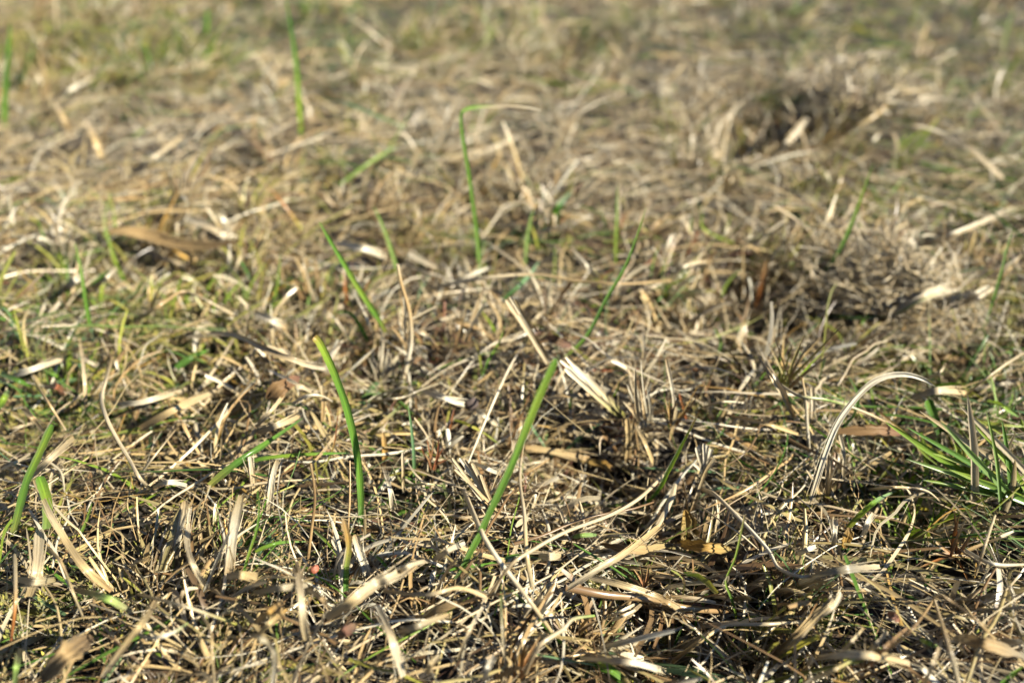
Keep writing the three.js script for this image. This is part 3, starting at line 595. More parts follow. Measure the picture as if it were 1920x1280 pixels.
straw([1115, 766, 1130, 775, 1144, 782], 12, 'white pale straw', 'short white chip at the upper rim of the big dark hollow', { h: 6 });

// sheaves and matted clumps
sheaf([1670, 596, 1735, 556, 1795, 534], 7, 6, 9, 'pale white/mint pale/white pale', 'broad frayed pale sheaf in front of the matted clump', { h: 7 });
sheaf([1812, 568, 1836, 551, 1860, 533], 5, 6, 7, 'white pale/pale white', 'short white sheaf right of the broad frayed one', { h: 7 });
sheaf([1490, 780, 1466, 730, 1437, 684, 1411, 624], 6, 5.5, 6, 'pale white pale/straw pale white/tan pale', 'thick pale dry stem of many strands, rising left to a fork', { h: 9 });
sheaf([1445, 294, 1485, 257, 1524, 216], 4, 6, 6, 'straw pale/pale white', 'blurred pale sheaf slanting up right out of the far dark hollow', { h: 7 });
sheaf([1730, 460, 1785, 440, 1832, 421, 1925, 380], 4, 5, 4, 'pale white pale/straw pale', 'pale sheaf slanting up right to the right edge', { h: 7 });
sheaf([1450, 1228, 1490, 1197, 1525, 1160, 1560, 1128, 1584, 1092], 8, 6, 10, 'tan straw pale/pale pale white/straw pale', 'thick bundle of pale fibres slanting up right in the lower right', { h: 10 });
clump(1665, 520, 105, 60, 150, 2.8, 'pale grey/khaki pale/pale white/straw pale', 'grey matted clump of dry grass right of the dark hollow');
clump(1620, 155, 90, 55, 110, 4, 'khaki pale/pale white/straw pale/grey pale', 'pale matted clump on the right rim of the far dark hollow');

// dead leaves and crumbs
dead([196, 437, 232, 433, 276, 440, 328, 456, 390, 461, 452, 450], 26, 'tan tan tan tan brown', 'long brown dead leaf lying level over a dark gap, at left', { h: 11, ends: 8, n: 30, rough: 0.1 });
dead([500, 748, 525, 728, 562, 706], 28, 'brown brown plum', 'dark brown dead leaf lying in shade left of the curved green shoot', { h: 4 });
dead([1024, 630, 1045, 640, 1072, 648], 18, 'plum dark plum', 'small reddish purple dead leaf beyond the broad green shoot', { h: 4 });
dead([632, 1196, 648, 1184, 668, 1170], 18, 'brown plum brown', 'small red brown dead leaf below the wide creased straw', { h: 7 });
dead([78, 1275, 122, 1228, 172, 1192], 42, 'brown tan brown', 'large brown dead leaf in the bottom left corner, out of focus', { h: 12, n: 24 });
dead([1665, 1148, 1676, 1155, 1688, 1164], 14, 'rust plum rust', 'tiny dark red leaf scrap at lower right', { h: 7 });
dead([1584, 1028, 1588, 1008, 1592, 988], 22, 'gold gold tan', 'golden brown leaf standing among stubble at lower right', { stand: true });
dead([1287, 1022, 1288, 990, 1284, 955], 32, 'gold khaki gold', 'golden leaf sheath standing upright at the lower right of the middle', { stand: true, fold: 0.6 });
dead([1270, 1018, 1320, 1026, 1372, 1030], 22, 'gold gold khaki', 'golden leaf lying level below the golden sheath', { h: 8 });
dead([1128, 1020, 1190, 1030, 1262, 1020], 16, 'brown tan khaki', 'brown leaf lying level left of the golden sheath', { h: 6 });
dead([1788, 1196, 1846, 1206, 1925, 1232], 24, 'ash tan ash', 'wide dull grey brown leaf lying level at the lower right edge', { h: 10 });
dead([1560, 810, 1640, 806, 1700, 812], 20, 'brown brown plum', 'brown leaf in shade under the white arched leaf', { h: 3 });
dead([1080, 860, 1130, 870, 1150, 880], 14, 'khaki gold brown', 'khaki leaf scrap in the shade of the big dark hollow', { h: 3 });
straw([1010, 1042, 1032, 1044, 1052, 1040], 15, 'pale pale straw', 'wide cream chip of straw lying under the long arched stalk', { h: 7, t: 'both' });
straw([424, 1080, 452, 1078, 484, 1082], 16, 'pale straw straw', 'cream chip with a split end by the foot of the wide striped stump', { h: 8 });
straw([30, 1085, 66, 1090, 104, 1086], 14, 'straw pale khaki', 'crumpled pale straw lying level at lower left', { h: 8 });
{
  // a round red bud and a soil crumb
  const bump = (g, amt, s) => { const p = g.attributes.position; for (let k = 0; k < p.count; k++) { const q = V(p.getX(k), p.getY(k), p.getZ(k)), f = 1 + amt * noise.noise(q.x * s, q.y * s, q.z * s + 4); p.setXYZ(k, q.x * f, q.y * f, q.z * f); } g.computeVertexNormals(); return g; };
  const round = (name, category, px, py, w, sc, color, rough, label) => {
    const c = onTurf(px, py, 0.001), r = w / 2 * depthOf(c) / LENS, g = bump(new THREE.SphereGeometry(r, 24, 18), 0.25, 1.6 / r); g.scale(...sc);
    const m = show(new THREE.Mesh(g, new THREE.MeshStandardMaterial({ color: new THREE.Color().setRGB(...color), roughness: rough, bumpMap: fibreBump, bumpScale: 0.0001 })));
    m.name = numbered(name); m.position.copy(c); m.rotation.set(0.3, 0.7, 0.2);
    scene.add(tag(m, label, category));
    for (let k = 0; k < 12; k++) keepClear(c.clone().add(V((hr() - 0.5) * r, (hr() - 0.3) * r, 0)), r * 0.7);
  };
  round('red_bud', 'bud', 589, 1067, 17, [1, 0.8, 0.9], [.17, .05, .025], 0.6, 'round orange red bud half hidden behind the fuzzy brown stalk');
  round('soil_crumb', 'soil crumb', 884, 757, 26, [1, 0.9, 0.9], [.035, .024, .02], 0.95, 'dark brown soil crumb beside the white wedge of straw');
}

// tufts: foot, tips, width, colours, label
tuft([712, 716], [690, 668, 700, 655, 715, 645, 728, 652, 742, 655, 752, 668, 760, 690, 742, 712, 680, 690, 735, 668, 722, 660], 3.6, 'pale white/white white/pale pale', 'hairy white tuft of fine fibres right of the curved green shoot', { spread: 10, bend: 10 });
tuft([930, 962], [848, 858, 862, 858, 872, 862, 884, 868, 892, 878, 852, 880, 868, 892, 878, 905, 900, 890], 7, 'tan pale/pale white/straw pale', 'fan of fibrous pale straws spreading up left beside the broad green shoot', { spread: 20, bend: 6, t: 'blunt' });
tuft([1318, 890], [1305, 838, 1312, 834, 1320, 831, 1327, 834, 1334, 842, 1300, 868, 1340, 866, 1316, 850], 7, 'grey white/pale white/white white', 'white frayed brush of fibres on a dry stem right of the middle', { spread: 12, bend: 4, t: 'blunt' });
tuft([1262, 800], [1236, 752, 1246, 745, 1256, 748, 1270, 742, 1282, 752, 1290, 765, 1240, 772, 1298, 745, 1310, 722, 1326, 716], 4, 'rust tan/gold straw/brown gold', 'golden brown spray of thin stems right of the big dark hollow', { spread: 18, bend: 6 });
tuft([1475, 728], [1440, 640, 1452, 628, 1470, 622, 1488, 640, 1502, 648, 1520, 640, 1540, 632, 1565, 640, 1585, 605, 1560, 662, 1530, 660, 1462, 650, 1510, 625], 5, 'olive tan/brown tan pale/gold straw/olive lime tan', 'tall spray of tan and green stems under the matted clump', { spread: 36, bend: 8 });
tuft([810, 878], [790, 835, 800, 822, 812, 818, 822, 822, 832, 838, 796, 850, 826, 850, 840, 860, 785, 858], 4, 'rust rust/brown rust/rust tan', 'reddish twiggy tuft in the middle of the lawn', { spread: 16, bend: 8 });
tuft([1165, 782], [1050, 676, 1062, 668, 1074, 686, 1086, 700, 1098, 710, 1060, 690, 1110, 722, 1120, 735, 1096, 696, 1130, 740], 8, 'khaki pale white/straw pale/olive pale white', 'thick frayed pale bundle slanting up left to the broad green shoot', { spread: 16, bend: 5, t: 'blunt' });
tuft([1028, 678], [948, 562, 956, 556, 962, 575, 972, 590, 982, 600, 966, 560, 990, 612, 1000, 628], 6, 'pale pale/white pale/tan straw', 'frayed pale bundle continuing up left beyond the broad green shoot', { spread: 14, bend: 5, t: 'blunt' });
tuft([1545, 925], [1528, 868, 1540, 850, 1552, 845, 1562, 855, 1570, 870, 1578, 888, 1556, 862, 1534, 880, 1512, 880, 1500, 890], 6, 'straw pale/pale white/tan pale', 'fan of pale straws at the foot of the white arched leaf', { spread: 26, bend: 6 });
tuft([1210, 795], [1168, 752, 1176, 720, 1188, 700, 1200, 728, 1212, 722, 1222, 716, 1205, 735, 1215, 745, 1230, 752, 1192, 690, 1202, 672], 6, 'tan pale/grey white/pale white', 'upright pale tuft on the right rim of the big dark hollow', { spread: 26, bend: 8 });
tuft([1195, 800], [1130, 847, 1150, 840, 1178, 822, 1214, 860, 1232, 868, 1248, 868, 1262, 850], 4, 'pale white/straw pale', 'drooping pale wisps hanging into the big dark hollow', { spread: 10, bend: -14 });
tuft([1055, 852], [1032, 812, 1046, 802, 1056, 812, 1064, 830, 1072, 848, 1040, 840], 4, 'tan straw/tan pale', 'wiry tan tuft standing in the big dark hollow', { spread: 10, bend: 6 });
tuft([765, 650], [738, 560, 748, 540, 756, 528, 770, 560, 790, 555, 800, 590, 742, 600, 730, 610, 782, 610, 812, 598], 5, 'tan pale/tan tan/pale white', 'upright dry tuft round the tall stem left of the middle', { spread: 30, bend: 8 });
tuft([585, 560], [540, 500, 552, 480, 566, 472, 590, 480, 602, 500, 612, 510, 552, 520, 600, 520], 6, 'brown tan/tan straw/grey pale', 'tan upright tuft left of the glossy green shoot', { spread: 36, bend: 8 });
tuft([1900, 930], [1660, 790, 1700, 800, 1725, 770, 1765, 790, 1790, 830, 1800, 760, 1830, 800, 1850, 770, 1880, 790, 1905, 810, 1860, 850, 1750, 850, 1815, 740, 1780, 880, 1730, 900, 1840, 880, 1905, 860, 1700, 860], 12.5, 'green lime/deep green/pale straw/green mint/olive lime/pale pale/lime lime', 'green grass tuft fanning in from the right edge, mixed with straw', { spread: 150, bend: 16, m: M.green });
tuft([1790, 1040], [1722, 1065, 1745, 1005, 1770, 980, 1800, 965, 1830, 985, 1868, 1010, 1790, 955, 1740, 1040, 1850, 1050, 1820, 1100, 1812, 970], 6, 'brown orange tan/rust tan pale/gold pale', 'star shaped brown tuft with spreading straws at lower right', { spread: 14, bend: 8 });
tuft([1622, 1250], [1590, 1212, 1602, 1200, 1612, 1206, 1622, 1196, 1634, 1208, 1646, 1214, 1655, 1226, 1600, 1228], 5, 'brown straw/tan pale', 'spiky straw fan near the bottom edge at lower right', { spread: 20, bend: 5 });
tuft([968, 1268], [960, 1215, 985, 1205, 1000, 1200, 1014, 1190, 975, 1225, 948, 1230, 1030, 1215], 9, 'orange tan/rust gold/tan straw', 'blurred orange tan tuft at the bottom edge in the middle', { spread: 18, bend: 8 });
tuft([1095, 1188], [1065, 1152, 1080, 1140, 1092, 1150, 1112, 1152, 1125, 1160, 1142, 1176, 1155, 1188, 1060, 1190], 7, 'gold straw/brown tan/tan pale', 'low tan tuft with a golden heart below the square cut straw', { spread: 20, bend: 8 });
tuft([1205, 1105], [1188, 1066, 1200, 1058, 1212, 1070, 1225, 1080, 1180, 1082, 1238, 1092, 1216, 1062], 5, 'rust tan/brown tan', 'small reddish tuft beside the cracked straw', { spread: 12, bend: 6 });
tuft([560, 1100], [548, 1060, 556, 1050, 566, 1042, 576, 1052, 585, 1066, 540, 1078, 590, 1080], 8, 'grey tan/tan pale', 'greyish tuft in the near lower left behind the flat level straw', { spread: 20, bend: 5 });
tuft([1300, 610], [1240, 570, 1262, 558, 1280, 575, 1300, 560, 1320, 580, 1336, 590, 1268, 590, 1310, 600, 1225, 590], 5, 'brown tan/tan tan/straw pale', 'brown tuft of bent stems left of the short curved green shoot', { spread: 60, bend: 14 });
tuft([860, 640], [850, 590, 866, 580, 882, 600, 896, 560, 905, 540, 915, 560, 840, 610, 876, 570], 5, 'tan pale/brown straw/pale white', 'pale wiry tuft above the forked green pair', { spread: 40, bend: 10 });
tuft([360, 1030], [320, 985, 335, 975, 350, 960, 372, 968, 390, 985, 345, 990, 310, 1000, 405, 1000], 6, 'tan pale/khaki straw/straw white', 'pale stubble tuft round the bowed pair of straws', { spread: 50, bend: 8 });
tuft([640, 380], [625, 345, 645, 335, 660, 345, 690, 340, 700, 350, 660, 360, 610, 360, 680, 365], 4, 'tan pale/pale white', 'pale wiry tuft behind the glossy green shoot', { spread: 40, bend: 12 });

// ---------------------------------------------------------------- the lawn's mass: thatch, stubble, fibres, short green grass, moss
const rnd = mulberry(20240611);
const gauss = () => (rnd() + rnd() + rnd() - 1.5) / 1.5;
const pick = (list) => { let r = rnd() * list.reduce((s, e) => s + e[1], 0); for (const e of list) if ((r -= e[1]) <= 0) return C[e[0]]; return C[list[0][0]]; };
const tones = {                                            // the turf is yellower at the left, pinkish in the middle, paler and greyer at the right
  left: [['white', 6], ['pale', 18], ['straw', 24], ['khaki', 20], ['tan', 9], ['brown', 12], ['olive', 6], ['gold', 4], ['dark', 7]],
  middle: [['white', 17], ['pale', 26], ['straw', 15], ['tan', 14], ['khaki', 4], ['brown', 16], ['grey', 3], ['rust', 1], ['dark', 7], ['plum', 3]],
  right: [['white', 16], ['pale', 26], ['straw', 16], ['khaki', 14], ['tan', 9], ['brown', 9], ['grey', 8], ['olive', 4], ['gold', 3], ['dark', 7]],
};
let DRY = tones.middle;
tones.bleached = [['white', 20], ['pale', 36], ['straw', 18], ['khaki', 9], ['grey', 5], ['tan', 5], ['brown', 4], ['dark', 3]];
const bleached = [[1560, 150, 40], [1300, 130, 50], [1000, 250, 24], [690, 260, 26], [200, 300, 24], [90, 450, 18], [1150, 300, 22], [1650, 510, 18], [430, 240, 24], [120, 200, 30], [60, 600, 14], [1750, 180, 40], [850, 130, 50], [500, 110, 50], [1100, 60, 60], [1420, 300, 18], [1850, 200, 40], [300, 200, 30], [800, 330, 14], [1250, 350, 16], [40, 330, 20]].map(([px, py, r]) => { const p = onLevel(px, py); return [p.x, p.z, r / 1000 * (py < 320 ? 1.35 : 1)]; });
function toneAt(x, z) {
  if (rnd() < 0.85 && bleached.some(([bx, bz, r]) => (x - bx) ** 2 + (z - bz) ** 2 < r * r * (1 + 0.8 * n2(x, z, 0.02, 50)))) { DRY = tones.bleached; return; }
 const s = x / (0.05 + 0.62 * Math.max(0.05, -z)) + 0.5 * n2(x, z, 0.08, 40) + (rnd() - 0.5) * 0.7; DRY = s < -0.35 ? tones.left : s > 0.4 ? tones.right : tones.middle; }
const GREEN = [['green', 30], ['lime', 18], ['olive', 18], ['mint', 8], ['blue', 8], ['deep', 14], ['yellow', 6]];
const greenSpots = [[1840, 850, 22, 1], [1800, 60, 60, .9], [1860, 280, 45, .7], [1750, 380, 30, .6], [1000, 430, 22, .5], [480, 1000, 16, .5], [60, 590, 26, .7], [620, 60, 60, .5], [60, 780, 22, .5], [1150, 40, 50, .6], [30, 20, 60, .6], [860, 620, 12, .25], [700, 900, 16, .2], [1480, 20, 60, .4], [200, 560, 18, .4], [1700, 640, 14, .5], [1900, 950, 18, .7], [1760, 720, 14, .5], [1880, 600, 22, .6], [120, 520, 24, .6], [280, 600, 14, .5], [30, 680, 16, .7], [520, 840, 10, .4], [250, 100, 60, .6], [450, 30, 70, .7], [900, 20, 70, .6], [1650, 40, 70, .7], [1600, 370, 16, .5], [1720, 420, 18, .5], [430, 540, 12, .4], [640, 500, 12, .3], [1100, 400, 16, .3], [1450, 660, 12, .4], [1350, 1170, 14, .3], [100, 1130, 14, .4]]
  .map(([px, py, r, k]) => { const p = onLevel(px, py); return [p.x, p.z, r / 1000, k]; });
function greenness(x, z) {
  let g = (z > -0.15 ? 0.045 : 0.085) + 0.14 * smooth(0.1, 0.5, n2(x, z, 0.05, 12));
  for (const [gx, gz, r, k] of greenSpots) g += 0.75 * k * Math.exp(-((x - gx) ** 2 + (z - gz) ** 2) / (r * r));
  return Math.min(0.7, g);
}
const spot = V(0, 0, 0);
function blocked(pts, pass) {                              // would this piece lie over one of the single things as seen along its sight line?
  for (let k = 0; k < pts.length * 2 - 1; k++) {
    const p = k % 2 ? pts[k >> 1].clone().lerp(pts[(k >> 1) + 1], 0.5) : pts[k >> 1], [x, y, d] = pixelOf(p), i = Math.floor(x / 4), j = Math.floor(y / 4);
    if (i < 0 || j < 0 || i >= MASK_W || j >= MASK_H) continue;
    const near = mask[j * MASK_W + i];
    if (near < 8 && d < near - 0.0004 && rnd() > pass) return true;
  }
  return false;
}
const lean = V(0, 0, 0), side = V(0, 0, 0), UP = V(0, 1, 0);
function curve(p, dir, len, n, bendUp, bendSide) {
  side.crossVectors(dir, UP).normalize();
  const pts = [];
  for (let k = 0; k < n; k++) {
    const t = k / (n - 1);
    pts.push(p.clone().addScaledVector(dir, len * t).addScaledVector(UP, bendUp * len * t * t).addScaledVector(side, bendSide * len * (t * t - t * 0.6)));
  }
  return pts;
}
const SINK = 0.0055;                                       // the mat between the tussocks lies this much lower
// one scattered piece at (x, z): fine = how finely it is cut into segments
function scatter(dryMesh, greenMesh, x, z, fine, clear) {
  toneAt(x, z);
  const y = turf(x, z) - SINK, k = rnd(), hollow = smooth(-0.003, -0.014, lumps(x, z)), isGreen = rnd() < greenness(x, z) * (k > 0.3 ? 1 : 0.45);
  const swirl = 1.1 * n2(x, z, 0.09, 21) + 0.25;
  if (hollow > 0.3 && rnd() < hollow * 0.84) return 0;
  const gap = smooth(-0.06, 0.22, n2(x, z, 0.012, 33)) * smooth(0.5, 0.2, -z);   // openings in the thatch
  if (rnd() < gap * 0.85) return 0;
  let pts, w, o, mesh = isGreen ? greenMesh : dryMesh, strands = 1;
  if (k < 0.33) {                                          // lying in the thatch, single or as a sheaf of strands
    const a = rnd() < 0.45 ? swirl + gauss() * 0.7 + (rnd() < 0.5 ? Math.PI : 0) : rnd() * 6.283;
    const len = 0.009 + 0.030 * Math.pow(rnd(), 1.6), layer = 1 - Math.pow(rnd(), 1.5);
    const dir = V(Math.cos(a), gauss() * 0.42, Math.sin(a)).normalize();
    const p = V(x, y - (THATCH - SINK) * (1 - layer) * 0.9 - dir.y * len / 2, z);
    pts = curve(p, dir, len, 5, gauss() * 0.32, gauss() * 0.7);
    if (rnd() < 0.2) { const b = 1 + Math.floor(rnd() * 3); pts[b].add(V(gauss() * 0.0015, 0.0012 * rnd(), gauss() * 0.0015)); }
    w = (0.00022 + 0.0011 * Math.pow(rnd(), 2.6)) * (isGreen ? 1.2 : 1);
    if (!isGreen && rnd() < 0.16) { strands = 3 + Math.floor(rnd() * 4); w = 0.0002 + 0.0003 * rnd(); }
    lean.crossVectors(dir, UP).normalize().applyAxisAngle(dir, gauss() * 1.4);
    const c = isGreen ? pick(GREEN) : pick(DRY);
    o = { n: fine, colors: [jitter(c, rnd, 0.22), jitter(rnd() < 0.8 ? c : pick(DRY), rnd, 0.22)], taper: rnd() < 0.5 ? TAPER.blunt : TAPER.both, fold: gauss() * 1.1, twist: gauss() * 2.2, ref: lean.clone(), tube: rnd() < 0.18, rough: 0.13, tight: 0.4 };
  } else if (k < 0.68) {                                   // cut stubble, standing or leaning
    const a = rnd() * 6.283, up = 0.45 + rnd() * 1.6, dir = V(Math.cos(a), up, Math.sin(a)).normalize(), len = 0.012 + 0.018 * rnd() * (0.3 + rnd());
    pts = curve(V(x, y - THATCH * 0.8, z), dir, len, 5, -0.5 * rnd(), gauss() * 0.9);
    w = 0.00020 + 0.0009 * Math.pow(rnd(), 2.3);
    lean.set(Math.cos(a + 1.57 + gauss()), 0, Math.sin(a + 1.57 + gauss()));
    const c = isGreen ? pick(GREEN) : pick(DRY);
    o = { n: fine, colors: isGreen && rnd() < 0.35 ? [jitter(C.straw, rnd), jitter(c, rnd, .2), jitter(c, rnd, .2)] : isGreen && rnd() < 0.3 ? [jitter(c, rnd, .2), jitter(C.yellow, rnd), jitter(C.orange, rnd)] : [jitter(c, rnd, .22), jitter(c, rnd, .22)], taper: rnd() < 0.4 ? TAPER.blunt : TAPER.point, fold: gauss() * 1.1, twist: gauss() * 1.6, ref: lean.clone(), tube: rnd() < 0.25, rough: 0.12 };
    if (!isGreen && rnd() < 0.10) { strands = 3; w *= 0.6; }
  } else if (k < 0.985) {                                  // fine fibres and rootlets, curling
    const a = rnd() * 6.283, dir = V(Math.cos(a), gauss() * 0.8 + 0.25, Math.sin(a)).normalize(), len = 0.006 + 0.014 * rnd();
    pts = curve(V(x, y - THATCH * 0.6 * rnd() + 0.0012, z), dir, len, 4, gauss() * 0.7, gauss() * 1.6);
    w = 0.00010 + 0.00022 * rnd() * rnd();
    lean.crossVectors(dir, UP).normalize();
    o = { n: Math.min(fine, 6), colors: [jitter(pick(DRY), rnd, 0.22), jitter(pick(DRY), rnd, 0.2)], taper: TAPER.stem, fold: 0.3, ref: lean.clone(), rough: 0.05 };
    mesh = dryMesh;
  } else {                                                 // short broken chips
    const a = rnd() * 6.283, dir = V(Math.cos(a), gauss() * 0.6, Math.sin(a)).normalize(), len = 0.0018 + 0.004 * rnd();
    pts = curve(V(x, y - 0.004 * rnd() + 0.0005, z), dir, len, 3, gauss() * 0.4, gauss() * 0.4);
    w = 0.0004 + 0.0009 * rnd();
    lean.crossVectors(dir, UP).normalize().applyAxisAngle(dir, gauss());
    const c = isGreen ? pick(GREEN) : pick(DRY);
    o = { n: Math.min(fine, 4), colors: [jitter(c, rnd, 0.25), jitter(c, rnd, 0.25)], taper: TAPER.blunt, fold: gauss() * 0.9, ref: lean.clone(), rough: 0.2 };
  }
  for (let q = 1; q < strands; q++) {                      // the other strands of a sheaf run beside the first and splay a little
    const off = V(gauss() * 0.0009, gauss() * 0.0005, gauss() * 0.0009), sp = V(gauss() * 0.0016, gauss() * 0.001, gauss() * 0.0016), cut = 0.75 + 0.3 * rnd();
    const sib = pts.map((p, m) => p.clone().add(off).addScaledVector(sp, (m / (pts.length - 1)) ** 2).lerp(pts[0], m / (pts.length - 1) * (1 - cut)));
    if (clear && blocked(sib, 0.1)) continue;
    mesh.leaf(sib, w * (0.7 + 0.6 * rnd()), { ...o, n: Math.min(o.n, 6), colors: o.colors.map((c) => jitter(c, rnd, 0.18)) }, rnd);
  }
  o.n = clamp(Math.round(pts[0].distanceTo(pts[pts.length - 1]) / (fine > 6 ? 0.0028 : 0.0045)), 3, fine > 6 ? 7 : fine);
  if (clear && blocked(pts, 0.05)) return 0;
  mesh.leaf(pts, w, o, rnd);
  if (fine > 6 && k < 0.8 && !isGreen && rnd() < 0.22) {   // a frayed end: two or three fibres
    const e = pts[pts.length - 1], d = V(0, 0, 0).subVectors(e, pts[pts.length - 2]).normalize();
    for (let q = 0; q < 3; q++) {
      const f = d.clone().add(V(gauss() * 0.5, gauss() * 0.4, gauss() * 0.5)).normalize(), fp = curve(e.clone().addScaledVector(d, -0.0015), f, 0.002 + 0.004 * rnd(), 3, gauss() * 0.4, gauss() * 0.6);
      if (clear && blocked(fp, 0.1)) continue;
      lean.crossVectors(f, UP).normalize();
      dryMesh.leaf(fp, Math.max(0.00012, w * 0.3), { n: 4, colors: [o.colors[0], jitter(C.pale, rnd, .2)], taper: TAPER.stem, ref: lean, fold: 0.4 }, rnd);
    }
  }
  return 1;
}
const near = new Mesher(1 << 20), nearGreen = new Mesher(1 << 18);
{
  // pieces per square centimetre fall with distance, where the lens blurs them
  const Z0 = -0.035, Z1 = -0.80;
  for (let z = Z0; z > Z1; z -= 0.01) {
    const half = 0.10 + 0.80 * -z, d = -z, per = DENSITY * (d < 0.2 ? 1 : d < 0.3 ? 0.85 : d < 0.45 ? 0.6 : 0.4), n = Math.round(half * 2 * 100 * per), fine = d < 0.21 ? 7 : d < 0.30 ? 5 : 4;
    for (let k = 0; k < n; k++) scatter(near, nearGreen, (rnd() * 2 - 1) * half, z - rnd() * 0.01, fine, true);
  }
}
// long thin straws tangled over the top
for (let q = 0; q < 13000; q++) {
  const z = -0.04 - 0.62 * rnd(), x = (rnd() * 2 - 1) * (0.09 + 0.75 * -z), y = turf(x, z);
  if (z < -0.3 && rnd() < 0.3) continue;
  toneAt(x, z);
  const a = rnd() * 6.283, len = 0.018 + 0.030 * rnd(), dir = V(Math.cos(a), 0.15 + gauss() * 0.45, Math.sin(a)).normalize(), p = V(x, y - 0.004 + 0.004 * rnd(), z);
  const pts = curve(p, dir, len, 6, -0.35 * rnd() - dir.y * 0.6, gauss() * 0.9);
  for (let k = 1; k < 6; k++) { pts[k].add(V(gauss() * 0.0012, gauss() * 0.001, gauss() * 0.0012)); pts[k].y = Math.max(pts[k].y, turf(pts[k].x, pts[k].z) - 0.004); }
  if (blocked(pts, 0.06)) continue;
  const gr = rnd() < greenness(x, z) * 0.7, c = gr ? pick(GREEN) : pick(DRY);
  lean.crossVectors(dir, UP).normalize().applyAxisAngle(dir, gauss() * 1.4);
  (gr ? nearGreen : near).leaf(pts, 0.00016 + 0.0006 * Math.pow(rnd(), 2), { n: z > -0.22 ? 12 : 8, colors: [jitter(c, rnd, 0.2), jitter(c, rnd, 0.2), jitter(rnd() < 0.7 ? c : pick(DRY), rnd, 0.2)], taper: rnd() < 0.5 ? TAPER.both : TAPER.stem, fold: gauss(), twist: gauss() * 3, ref: lean.clone(), tube: rnd() < 0.3, rough: 0.1 }, rnd);
}
// fluff of fine dry fibres over the pale clumps
for (const [px, py, rx, n] of [[1670, 518, 0.020, 1500], [1620, 150, 0.032, 600], [1750, 560, 0.014, 500]]) {
  const c0 = onTurf(px, py, 0);
  DRY = tones.right;
  for (let k = 0; k < n; k++) {
    const a = rnd() * 6.283, r = Math.sqrt(rnd()) * rx, x = c0.x + Math.cos(a) * r, z = c0.z + Math.sin(a) * r, d = rnd() * 6.283;
    const dir = V(Math.cos(d), 0.2 + gauss() * 0.7, Math.sin(d)).normalize(), pts = curve(V(x, turf(x, z) - 0.004 + 0.006 * rnd(), z), dir, 0.006 + 0.012 * rnd(), 4, gauss() * 0.6, gauss() * 1.5);
    if (blocked(pts, 0.1)) continue;
    lean.crossVectors(dir, UP).normalize();
    const c = rnd() < 0.75 ? C[['pale', 'white', 'grey', 'straw'][Math.floor(rnd() * 4)]] : pick(DRY);
    near.leaf(pts, 0.00018 + 0.0004 * rnd() * rnd(), { n: 5, colors: [jitter(c, rnd, 0.2), jitter(c, rnd, 0.2)], taper: TAPER.stem, fold: 0.3, ref: lean.clone(), rough: 0.05 }, rnd);
  }
}
// tussocks: stems from one crown, fanning and drooping, set close together with gaps between
{
  const G = 0.0058;
  let row = 0;
  for (let z0 = -0.035; z0 > -0.80; z0 -= G * (z0 > -0.3 ? 1 : 1.35), row++) for (let x0 = -(0.10 + 0.80 * -z0); x0 < 0.10 + 0.80 * -z0; x0 += G * (z0 > -0.3 ? 1 : 1.35)) {
    const x = x0 + (rnd() - 0.5) * G * 1.1 + (row % 2) * G * 0.5, z = z0 + (rnd() - 0.5) * G * 1.1, low = smooth(-0.002, -0.010, lumps(x, z));
    if (rnd() < 0.10 + 0.85 * low) continue;
    toneAt(x, z);
    const y = turf(x, z), far = z < -0.27, n = Math.round((far ? 16 : 24) + rnd() * (far ? 12 : 24)), a0 = 2.2 * n2(x, z, 0.06, 60) + gauss(), tilt = 0.25 + 0.9 * rnd(), tall = (0.015 + 0.014 * rnd()) * (far ? 1.25 : 1);
    const own = pick(DRY), gr = rnd() < greenness(x, z) * 1.2 ? pick(GREEN) : null;
    for (let k = 0; k < n; k++) {
      const a = rnd() * 6.283, s = 0.75 * Math.sqrt(rnd()), dir = V(Math.cos(a) * s + Math.cos(a0) * tilt * 0.6, 1, Math.sin(a) * s + Math.sin(a0) * tilt * 0.6).normalize(), len = tall * (0.55 + 0.75 * rnd());
      const pts = curve(V(x + gauss() * 0.0022, y - THATCH * 0.6, z + gauss() * 0.0022), dir, len, 5, -0.2 - 0.9 * rnd() * rnd(), gauss() * 1.1);
      if (blocked(pts, 0.12)) continue;
      lean.set(Math.cos(a + 1.57 + gauss()), 0, Math.sin(a + 1.57 + gauss()));
      const g = gr && rnd() < 0.55, c = jitter(g ? gr : rnd() < 0.55 ? own : pick(DRY), rnd, 0.2), tip = !g && rnd() < 0.2 ? jitter(C.white, rnd, 0.1) : jitter(c, rnd, 0.15);
      (g ? nearGreen : near).leaf(pts, 0.00024 + 0.00105 * Math.pow(rnd(), 2.1), { n: far ? 4 : 6, colors: g && rnd() < 0.3 ? [jitter(C.straw, rnd), c, jitter(C.yellow, rnd)] : [c, c, tip], taper: rnd() < 0.6 ? TAPER.point : TAPER.blunt, fold: gauss() * 0.9, twist: gauss() * 1.6, ref: lean.clone(), tube: rnd() < 0.15, rough: 0.1 }, rnd);
    }
  }
}
function stuff(mesh, name, label, category) { mesh.name = name; mesh.userData = { kind: 'stuff', label, category }; show(mesh); scene.add(mesh); return mesh; }
stuff(new THREE.Mesh(near.geometry(), M.dry), 'dry_grass', 'tangled thatch of pale dry grass and stubble covering the lawn', 'dry grass');
stuff(new THREE.Mesh(nearGreen.geometry(), M.green), 'green_grass', 'short green grass scattered through the dry thatch', 'grass');

